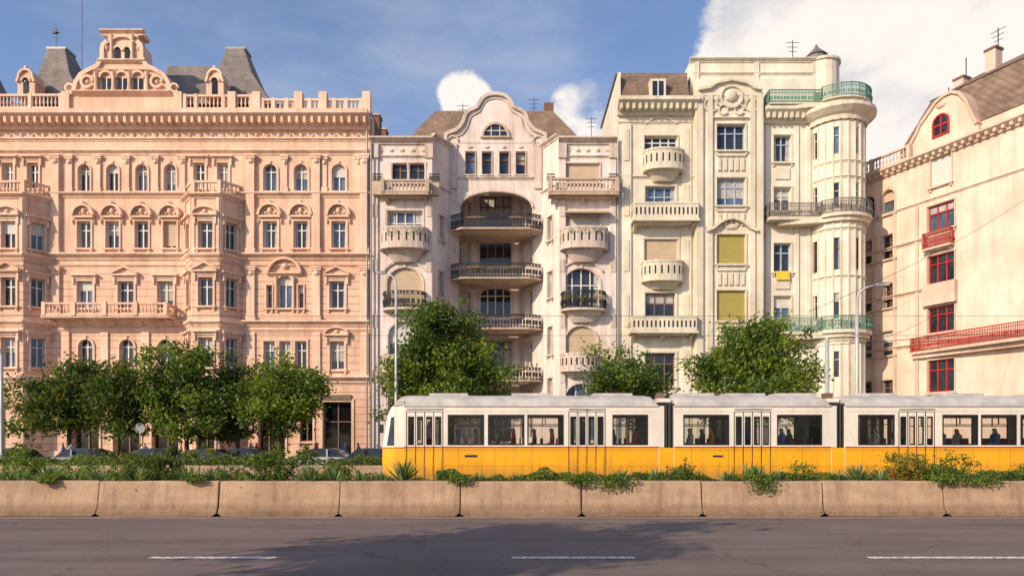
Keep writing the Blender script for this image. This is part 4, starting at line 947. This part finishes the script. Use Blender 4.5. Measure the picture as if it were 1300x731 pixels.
rp=[(0,3.06),(.02,3.16),(.10,3.28),(.28,3.38),(.6,3.45),(1.15,3.48)]; rp=rp+[(2.3-a,z) for a,z in rp[::-1][1:]]
def roofseg(x0,x1):
    b.frame((0,YN),(1,YN),24); n=len(rp)
    st=[(x0,.0),(x0+.06,.6),(x0+.2,.92),(x0+.4,1)]+[(x1-.4,1),(x1-.2,.92),(x1-.06,.6),(x1,.0)]
    vs=[(x,-a,3.06+(z-3.06)*k) for x,k in st for a,z in rp]
    b.add('roof',M['tr'],vs,[(j*n+i,j*n+i+1,(j+1)*n+i+1,(j+1)*n+i) for j in range(len(st)-1) for i in range(n-1)])
for i,(x0,x1,w_,d_) in enumerate(secs):
    side(x0,x1,w_,d_)
    roofseg(x0-(.35 if i==0 else 0),x1)
    b.frame((0,YN),(1,YN),24)
    b.box('floor',M['floor'],x0,x1,-2.2,-.1,.8,.88); b.box('ceiling',M['inn'],x0,x1,-2.22,-.08,2.98,3.02)
    for xx in ((x1,) if i==0 else (x0,x1)): 
        b.box('body',M['tw'],xx-.02,xx+.02,-.5,-.002,.42,3.05); b.box('body',M['tw'],xx-.02,xx+.02,-2.298,-1.8,.42,3.05); b.box('body',M['tw'],xx-.019,xx+.019,-1.8,-.5,2.8,3.05)
    for a,z in w_:
        for k in (.25,.75):
            u=tx(a)+(tx(z)-tx(a))*k
            for dd in (-.55,-1.75):
                b.box('seats',M['floor'],u-.3,u+.75,dd-.3,dd+.3,.88,1.12)
                b.box('seats',M['seat'],u-.2,u+.2,dd-.22,dd+.22,1.40,1.46); b.box('seats',M['seat'],u+.19,u+.23,dd-.22,dd+.22,1.46,1.92)
    b.box('handrails',M['ty'],x0+.3,x1-.3,-.82,-.79,2.7,2.73); b.box('handrails',M['ty'],x0+.3,x1-.3,-1.5,-1.47,2.7,2.73)
    for k in range(3):
        u=x0+(x1-x0)*(k+.5)/3; b.box('roof_gear',M['tr'],u-.7,u+.7,-1.6,-.7,3.44,3.55)
    for u in (x0+1.6,x1-1.6):
        b.box('bogies',M['rub'],u-.9,u+.9,-2.0,-.3,.25,.6)
        for s_ in (-.6,.6):
            for d in (-.42,-1.86):
                vs=[];n=16
                for dd in (d-.06,d+.06):
                    for q in range(n): vs.append((u+s_+.3*math.cos(2*math.pi*q/n),dd,.45+.3*math.sin(2*math.pi*q/n)))
                b.add('wheels',M['steel'],vs,[tuple(range(n)),tuple(range(n,2*n))]+[(q,(q+1)%n,(q+1)%n+n,q+n) for q in range(n)])
for a,z in ((836,856),(1055,1073)):
    n=9
    for k in range(n):
        x0,x1=tx(a)+(tx(z)-tx(a))*k/n,tx(a)+(tx(z)-tx(a))*(k+1)/n; o=.12 if k%2 else .05
        b.hpr('bellows',M['rub'] if k%2 else M['bel'],[(x0,-o),(x1,-o),(x1,-2.3+o),(x0,-2.3+o)],.5,3.2-o)
    b.box('bellows',M['tw'],tx(a)+.05,tx(z)-.05,-2.0,-.35,3.2,3.34)
    b.box('bellows',M['ty'],tx(a)+.02,tx(z)-.02,-.045,.0,.55,1.58); b.box('bellows',M['tw'],tx(a)+.02,tx(a)+.2,-.045,.0,1.6,3.05)
    b.box('roof_gear',M['brown'],tx(a)+.1,tx(a)+.35,-1.0,-.6,3.3,3.55)
xr=tx(513); lv=[(.42,-4.60,.42),(1.0,-4.65,.36),(1.56,-4.64,.34),(1.60,-4.64,.34),(2.72,-4.47,.36),(3.04,-4.33,.42),(3.22,-4.1,.6)]
def ring(z,xf,ins): return [(xr,0,z),(xr-.35,-.05,z),(xf+.18,-ins*.7,z),(xf,-ins-.12,z),(xf-.03,-1.15,z),(xf,-2.3+ins+.12,z),(xf+.18,-2.3+ins*.7,z),(xr-.35,-2.25,z),(xr,-2.3,z)]
for j in range(len(lv)-1):
    a,z=ring(*lv[j]),ring(*lv[j+1]); mt_=[M['ty'],M['ty'],M['tred'],M['tw'],M['tw'],M['tr']][j]
    for i in range(8):
        b.add('cab',mt_,[a[i],a[i+1],z[i+1],z[i]],[(0,1,2,3)])
        if j==3 and i in(1,3,4,6):
            A=[Vector(q) for q in (a[i],a[i+1],z[i+1],z[i])]; c_=sum(A,Vector())/4; nrm=(A[1]-A[0]).cross(A[3]-A[0]).normalized()
            ctr=Vector((xr,-1.15,2))
            if nrm.dot(c_-ctr)<0: nrm=-nrm
            q=[tuple(c_+(v_-c_)*.9+nrm*.006) for v_ in A]; b.add('window_rubber',M['rub'],q,[(0,1,2,3)])
            q=[tuple(c_+(v_-c_)*.8+nrm*.012) for v_ in A]; b.add('cab_glass',M['g'],q,[(0,1,2,3)])
top=ring(*lv[-1]); b.add('cab',M['tr'],top,[tuple(range(9))])
b.blob('headlights',M['fw'],-4.66,.75,.02,.1,.1,-.75); b.box('bumper',M['rub'],-4.72,-4.6,-1.7,-.6,.42,.56)
b.box('mirror',M['rub'],-4.62,-4.5,.05,.2,2.1,2.4)
b.box('side_marking',M['rub'],tx(590),tx(606),-.01,.006,1.25,1.33); b.box('side_marking',M['rub'],tx(905),tx(918),-.01,.006,1.25,1.32)
b.box('side_marking',M['tred'],tx(743),tx(747),-.01,.014,2.89,2.92)
b.done()
# ------------------------------------------------------------------ people
skin=simple('skin',(.58,.36,.25),.6,0,.1); hairm=[simple('hair_dark',(.03,.02,.015),.7),simple('hair_brown',(.14,.08,.045),.7)]
shoe=simple('shoe',(.04,.03,.03),.6)
def cloth(n,c): return simple(n,c,.85,0,.2,6)
red=cloth('red_shirt',(.8,.06,.02)); blu=cloth('blue_shirt',(.15,.26,.55)); wht=cloth('white_shirt',(.78,.75,.7)); gry=cloth('grey_top',(.3,.29,.3)); orn=cloth('orange_shirt',(.85,.28,.05)); jean=cloth('jeans',(.05,.07,.13)); blk=cloth('black_trousers',(.03,.03,.035))
def person(name,x,y,z,head,pose,top,bot,h=0):
    J={};Rd={};K={}
    def j(n,p_,r,k): J[n]=p_;Rd[n]=r;K[n]=k
    s=0 if pose=='walk' or pose=='stand' else -.5
    j('pel',(0,0,.95+s),.145,'b'); j('sp',(0,.01,1.14+s),.125,'t'); j('ch',(0,0,1.34+s),.15,'t'); j('nk',(0,.01,1.485+s),.058,'s'); j('hd',(0,.03,1.59+s),.082,'h'); j('tp',(0,.02,1.68+s),.075,'h')
    j('ns',(0,.115,1.595+s),.018,'s')
    E=[('pel','sp'),('sp','ch'),('ch','nk'),('nk','hd'),('hd','tp'),('hd','ns')]
    for k,sg in (('l',-1),('r',1)):
        sw=sg*.5 if pose=='walk' else 0
        j('sh'+k,(sg*.175,0,1.41+s),.062,'t')
        if pose=='sit': j('el'+k,(sg*.22,.05,1.14+s),.045,'t'); j('wr'+k,(sg*.16,.27,1.06+s),.032,'s'); j('hn'+k,(sg*.12,.36,1.04+s),.036,'s')
        else: j('el'+k,(sg*.23,-.04-.2*sw,1.14),.045,'t'); j('wr'+k,(sg*.23,.03-.45*sw,.92),.032,'s'); j('hn'+k,(sg*.23,.05-.5*sw,.82),.036,'s')
        if pose=='sit':
            j('hp'+k,(sg*.1,.04,.93+s),.1,'b'); j('kn'+k,(sg*.11,.45,.95+s),.068,'b'); j('an'+k,(sg*.11,.43,.55+s),.045,'b'); j('to'+k,(sg*.12,.6,.51+s),.042,'f')
        else:
            j('hp'+k,(sg*.09,0,.88),.1,'b'); j('kn'+k,(sg*.1,.04+.35*sw,.5),.068,'b'); j('an'+k,(sg*.1,-.02+.6*sw,.1),.045,'b'); j('to'+k,(sg*.11,.13+.6*sw,.045),.042,'f')
        E+=[('ch','sh'+k),('sh'+k,'el'+k),('el'+k,'wr'+k),('wr'+k,'hn'+k),('pel','hp'+k),('hp'+k,'kn'+k),('kn'+k,'an'+k),('an'+k,'to'+k)]
    names=list(J); me=bpy.data.meshes.new('tmp'); me.from_pydata([J[n] for n in names],[(names.index(a),names.index(c)) for a,c in E],[])
    o=bpy.data.objects.new('tmp',me); S.collection.objects.link(o)
    sm=o.modifiers.new('s','SKIN'); sv=me.skin_vertices[0].data
    for i,n in enumerate(names): sv[i].radius=(Rd[n]*(1.25 if n in('ch','sp','pel') else 1),Rd[n]*(.85 if n in('ch','sp','pel') else 1)); sv[i].use_root=(n=='pel')
    o.modifiers.new('u','SUBSURF').levels=1
    dg=bpy.context.evaluated_depsgraph_get(); dg.update(); nm=bpy.data.meshes.new_from_object(o.evaluated_get(dg))
    bpy.data.objects.remove(o)
    nm.materials.clear()
    for m_ in (skin,hairm[h],top,bot,shoe): nm.materials.append(m_)
    for f in nm.polygons:
        c=f.center; n=min(names,key=lambda q:(Vector(J[q])-c).length-Rd[q]); k=K[n]; mi={'s':0,'t':2,'b':3,'f':4,'h':0}[k]
        if k=='h' and (c.z>1.655+s or c.y<-.0): mi=1
        f.material_index=mi; f.use_smooth=True
    q=bpy.data.objects.new(name,nm); S.collection.objects.link(q); q.location=(x,y,z); q.rotation_euler[2]=head
def seatx(a,z,k): return tx(a)+(tx(z)-tx(a))*k
for a,z,k,near_,top_,h in ((570,613,.25,1,gry,0),(570,613,.75,0,wht,1),(621,664,.75,1,red,1),(621,664,.25,0,wht,0),(671,714,.75,1,orn,0),(671,714,.25,0,gry,1),(779,821,.75,1,red,0),(779,821,.25,0,blu,1),(869,924,.75,1,orn,1),(869,924,.25,1,wht,0),(869,924,.75,0,gry,0),(988,1042,.25,1,blu,0),(988,1042,.75,0,gry,1),(1091,1134,.75,1,wht,0),(1198,1240,.25,1,gry,1),(1247,1289,.75,1,blu,0),(1247,1289,.25,0,wht,1),(1198,1240,.75,0,red,0)):
    person('seated_passenger',seatx(a,z,k)-.02,24.55 if near_ else 25.75,1.12,math.radians(90),'sit',top_,jean,h)
for px,dd,c_ in ((745,25.2,gry),(962,25.1,blu),(1165,25.1,red),(540,25.2,wht)): person('standing_passenger',tx(px),dd,.885,math.radians(170),'stand',c_,blk,0)
person('driver',-4.05,25.1,.9,math.radians(90),'sit',blu,blk,0)
person('pedestrian',wx(319,46),46,.12,math.radians(80),'walk',gry,blk,0); person('pedestrian',wx(326,46.5),46.5,.12,math.radians(85),'walk',red,jean,1)
for px,dd,c_ in ((80,40.6,blu),(91,40.8,wht),(437,47,blu),(184,47,wht),(455,46,gry),(402,44,red)): person('pedestrian',wx(px,dd),dd,.12,math.radians(R.choice((-90,90,120))),'walk',c_,jean,R.choice((0,1)))
# ------------------------------------------------------------------ cars
tyre=M['rub']; alloy=simple('alloy',(.4,.4,.4),.35,.8); carg=glassm('car_glass',(.03,.035,.04)); lite=simple('red_tail_light',(.5,.01,.01),.3); hl=simple('headlight_lens',(.7,.7,.68),.2)
def car(px,D_,col,flip=1,L=4.2,z0=.004):
    b=Bd('parked_car',(wx(px,D_),D_,z0)); b.frame((wx(px,D_),D_),(wx(px,D_)+1,D_),D_)
    paint=simple('car_paint',col,.3,.2,.05,1,.6)
    st=[(-.5,.35,.62,.62,.55,.5),(-.47,.3,.72,.72,.7,.62),(-.36,.25,.86,.86,.84,.72),(-.24,.25,.93,.95,.87,.70),(-.12,.25,.95,1.38,.88,.60),(0,.25,.96,1.46,.88,.60),(.2,.25,.97,1.44,.88,.60),(.36,.25,.98,1.22,.87,.6),(.44,.28,.96,1.0,.84,.66),(.5,.38,.8,.82,.72,.62)]
    vs=[];n=8
    for f,zl,zb,zr,w,wr in st:
        x=f*L*flip
        for y,z in ((-w*.95,zl),(-w,zl+.25),(-w,zb),(-wr,zr),(wr,zr),(w,zb),(w,zl+.25),(w*.95,zl)): vs.append((x,-y-.88,z+z0))
    for j in range(len(st)-1):
        for i in range(n):
            g=i in(2,4) and 3<=j<=7 or (i==3 and j in(3,6,7) )
            b.add('glazing' if g else 'body',carg if g else paint,[vs[j*n+i],vs[j*n+(i+1)%n],vs[(j+1)*n+(i+1)%n],vs[(j+1)*n+i]],[(0,1,2,3)])
    b.add('body',paint,vs[:8],[tuple(range(8))]); b.add('body',paint,vs[-8:],[tuple(range(8))])
    for f in (-.31,.3):
        for d in (-.02,-1.76):
            for rr_,mt_,th in ((.31,tyre,.1),(.19,alloy,.115)):
                q=[];k=18
                for dd in (d-th,d+th): q+=[(f*L+rr_*math.cos(2*math.pi*i/k),dd,.31+z0+rr_*math.sin(2*math.pi*i/k)) for i in range(k)]
                b.add('wheels',mt_,q,[tuple(range(k)),tuple(range(k,2*k))]+[(i,(i+1)%k,(i+1)%k+k,i+k) for i in range(k)])
    for d in (-.25,-1.5):
        b.box('lights',hl,-flip*.495*L-.04,-flip*.495*L+.06,d-.18,d+.1,.6,.72); b.box('lights',lite,flip*.49*L-.05,flip*.49*L+.05,d-.15,d+.1,.72,.9)
    b.box('pillars',paint,-.04,.04,-.1,.01,.9,1.4)
    b.done()
car(462,38.2,(.04,.045,.06)); car(415,38.3,(.5,.5,.5),-1); car(300,38.3,(.05,.02,.02)); car(195,38.2,(.03,.03,.035),-1); car(90,38.2,(.3,.3,.32)); car(10,38.4,(.04,.04,.05),-1); car(520,38.3,(.35,.03,.03)); car(-60,38.4,(.1,.12,.2)); car(245,32.5,(.03,.03,.035),1)
# ------------------------------------------------------------------ street furniture
M['pole']=simple('galvanised_pole',(.48,.47,.45),.5,.2)
def lamp(px,D_,ytop,arm,dirx,r=.08):
    x=wx(px,D_); h=wz(ytop,D_); e=empty('street_lamp',(x,D_,0))
    tube('pole',[(x,D_,0),(x,D_,h*.5),(x,D_,h-.5)],r,r*.6,M['pole'],e,10)
    pts=[(x,D_,h-.5),(x+dirx*.1*arm,D_,h-.15),(x+dirx*.45*arm,D_,h+.08),(x+dirx*arm,D_,h+.22)]
    tube('arm',pts,r*.55,r*.4,M['pole'],e,8)
    hx=x+dirx*arm; me=bpy.data.meshes.new('lamp_head')
    v=[(hx,D_-.06,h+.18),(hx,D_+.06,h+.18),(hx+dirx*.12,D_+.14,h+.31),(hx+dirx*.12,D_-.14,h+.31),(hx+dirx*.62,D_-.12,h+.32),(hx+dirx*.62,D_+.12,h+.32),(hx+dirx*.56,D_+.1,h+.18),(hx+dirx*.56,D_-.1,h+.18)]
    me.from_pydata(v,[],[(0,1,2,3),(3,2,5,4),(4,5,6,7),(7,6,1,0),(0,3,4,7),(1,2,5,6)]); me.materials.append(M['pole']); link(bpy.data.objects.new('lamp_head',me),e)
lamp(1088,30,368,.8,1,.12); lamp(503,37.5,352,.5,-1,.11); lamp(2,30,440,.7,-1,.1)
e=empty('catenary_pole',(wx(1050,31),31,0)); tube('pole',[(wx(1050,31),31,0),(wx(1050,31),31,wz(428,31))],.11,.09,M['pole'],e,8)
WE=empty('overhead_wires',(0,25,6))
def wire(a,z,sag=.15,r=.014):
    a=Vector(a);z=Vector(z); pts=[a.lerp(z,t/8)-Vector((0,0,sag*4*(t/8)*(1-t/8))) for t in range(9)]
    tube('overhead_wire',pts,r,r,M['iron'],WE,4)
pt_=(wx(1050,31),31,wz(438,31))
wire(pt_,(26.5,23,6.6)); wire(pt_,(30.1,48.5,wz(398,48.5)),.5); wire((wx(1040,30),31,wz(395,31)),(33.2,42,wz(230,42)),.5,.012); wire((wx(845,31),31,wz(455,31)),pt_,.2)
wire((-60,25.15,5.7),(60,25.15,5.7),0,.007) ; wire((-60,21.3,5.7),(60,21.3,5.7),0,.006)
e=empty('traffic_sign',(wx(178,39.5),39.5,.12)); x=wx(178,39.5); tube('post',[(x,39.5,.1),(x,39.5,2.9)],.03,.03,M['pole'],e)
me=bpy.data.meshes.new('plate'); n=20; me.from_pydata([(x+.3*math.cos(2*math.pi*i/n),39.46,2.6+.3*math.sin(2*math.pi*i/n)) for i in range(n)],[],[tuple(range(n))]); me.materials.append(simple('sign_grey',(.3,.3,.32),.5)); link(bpy.data.objects.new('plate',me),e)
# ------------------------------------------------------------------ light
EL,AZ=math.radians(27),math.radians(48)
dv=Vector((math.sin(AZ)*math.cos(EL),math.cos(AZ)*math.cos(EL),-math.sin(EL)))
sl=bpy.data.lights.new('sun','SUN'); sl.energy=5.0; sl.angle=math.radians(.55); sl.color=(1,.81,.58); so=bpy.data.objects.new('sun',sl); S.collection.objects.link(so); so.rotation_euler=dv.to_track_quat('-Z','Y').to_euler(); so.location=(-20,-20,30)
w=bpy.data.worlds.new('World'); S.world=w; w.use_nodes=True; nt=w.node_tree; bg=nt.nodes['Background']; bg.inputs[1].default_value=.12
sk=N(nt,'ShaderNodeTexSky',sky_type='NISHITA'); sk.sun_disc=False; sk.sun_elevation=EL; sk.sun_rotation=math.pi+AZ; sk.air_density=1.1; sk.dust_density=1.2; sk.ozone_density=1.5
tc=N(nt,'ShaderNodeTexCoord')
def vn(op,a,bv):
    n=N(nt,'ShaderNodeVectorMath',operation=op); nt.links.new(a,n.inputs[0]); n.inputs[1].default_value=bv; return n
def mth(op,a,b2,clamp=False):
    n=N(nt,'ShaderNodeMath',operation=op); n.use_clamp=clamp
    for i,v in enumerate((a,b2)):
        if isinstance(v,(int,float)): n.inputs[i].default_value=v
        else: nt.links.new(v,n.inputs[i])
    return n.outputs[0]
def mr(src,a,z,lo=0,hi=1):
    n=N(nt,'ShaderNodeMapRange',interpolation_type='SMOOTHSTEP'); nt.links.new(src,n.inputs[0]); n.inputs[1].default_value=a; n.inputs[2].default_value=z; n.inputs[3].default_value=lo; n.inputs[4].default_value=hi; return n.outputs[0]
nz=N(nt,'ShaderNodeTexNoise'); nz.inputs['Scale'].default_value=6.5; nz.inputs['Detail'].default_value=10; nz.inputs['Roughness'].default_value=.62; nt.links.new(vn('MULTIPLY',tc.outputs['Generated'],(1,1,1.6)).outputs[0],nz.inputs['Vector'])
def near(px,py,r0,r1):
    d=Vector(((px-650)/F,1,(HY-py)/F)).normalized(); n=vn('DOT_PRODUCT',tc.outputs['Generated'],tuple(d)); return mr(n.outputs['Value'],math.cos(math.radians(r0)),math.cos(math.radians(r1)))
big=mth('MAXIMUM',near(1240,40,21,9),near(1020,75,10,3))
sm_=mth('MAXIMUM',near(590,125,2.8,.2),near(738,142,3.8,.3)); sm_=mth('MULTIPLY',sm_,.8)
fall=mth('MAXIMUM',big,sm_)
val=mth('ADD',fall,mth('MULTIPLY',mth('SUBTRACT',nz.outputs['Fac'],.5),2.0))
mask=mr(val,.42,.72)
nz2=N(nt,'ShaderNodeTexNoise'); nz2.inputs['Scale'].default_value=2.0; nz2.inputs['Detail'].default_value=9; nz2.inputs['Roughness'].default_value=.6; nt.links.new(vn('MULTIPLY',tc.outputs['Generated'],(1,1,3.0)).outputs[0],nz2.inputs['Vector'])
wisp=mr(nz2.outputs['Fac'],.44,.8,.04,.5)
nz3=N(nt,'ShaderNodeTexNoise'); nz3.inputs['Scale'].default_value=5; nz3.inputs['Detail'].default_value=8; nz3.inputs['Roughness'].default_value=.55; nt.links.new(vn('MULTIPLY',tc.outputs['Generated'],(1,1,1.8)).outputs[0],nz3.inputs['Vector'])
cc=mix(nt,mr(nz3.outputs['Fac'],.34,.56),(5.4,5.3,5.7),(8.4,7.9,7.4))
tint=mix(nt,1.0,sk.outputs[0],(1.15,1.25,1.5),'MULTIPLY')
s1=mix(nt,wisp,tint,(6.0,6.2,6.8)); s2=mix(nt,mask,s1,cc); nt.links.new(s2,bg.inputs[0])
# ------------------------------------------------------------------ camera
cam=bpy.data.cameras.new('camera'); cam.sensor_width=36; cam.lens=F/1300*36; cam.shift_y=(HY-365.5)/1300; cam.clip_end=2000
co=bpy.data.objects.new('camera',cam); S.collection.objects.link(co); co.location=(0,0,EYE); co.rotation_euler=(math.radians(90),0,0); S.camera=co
S.view_settings.view_transform='Standard'; S.view_settings.look='None'; S.view_settings.exposure=0
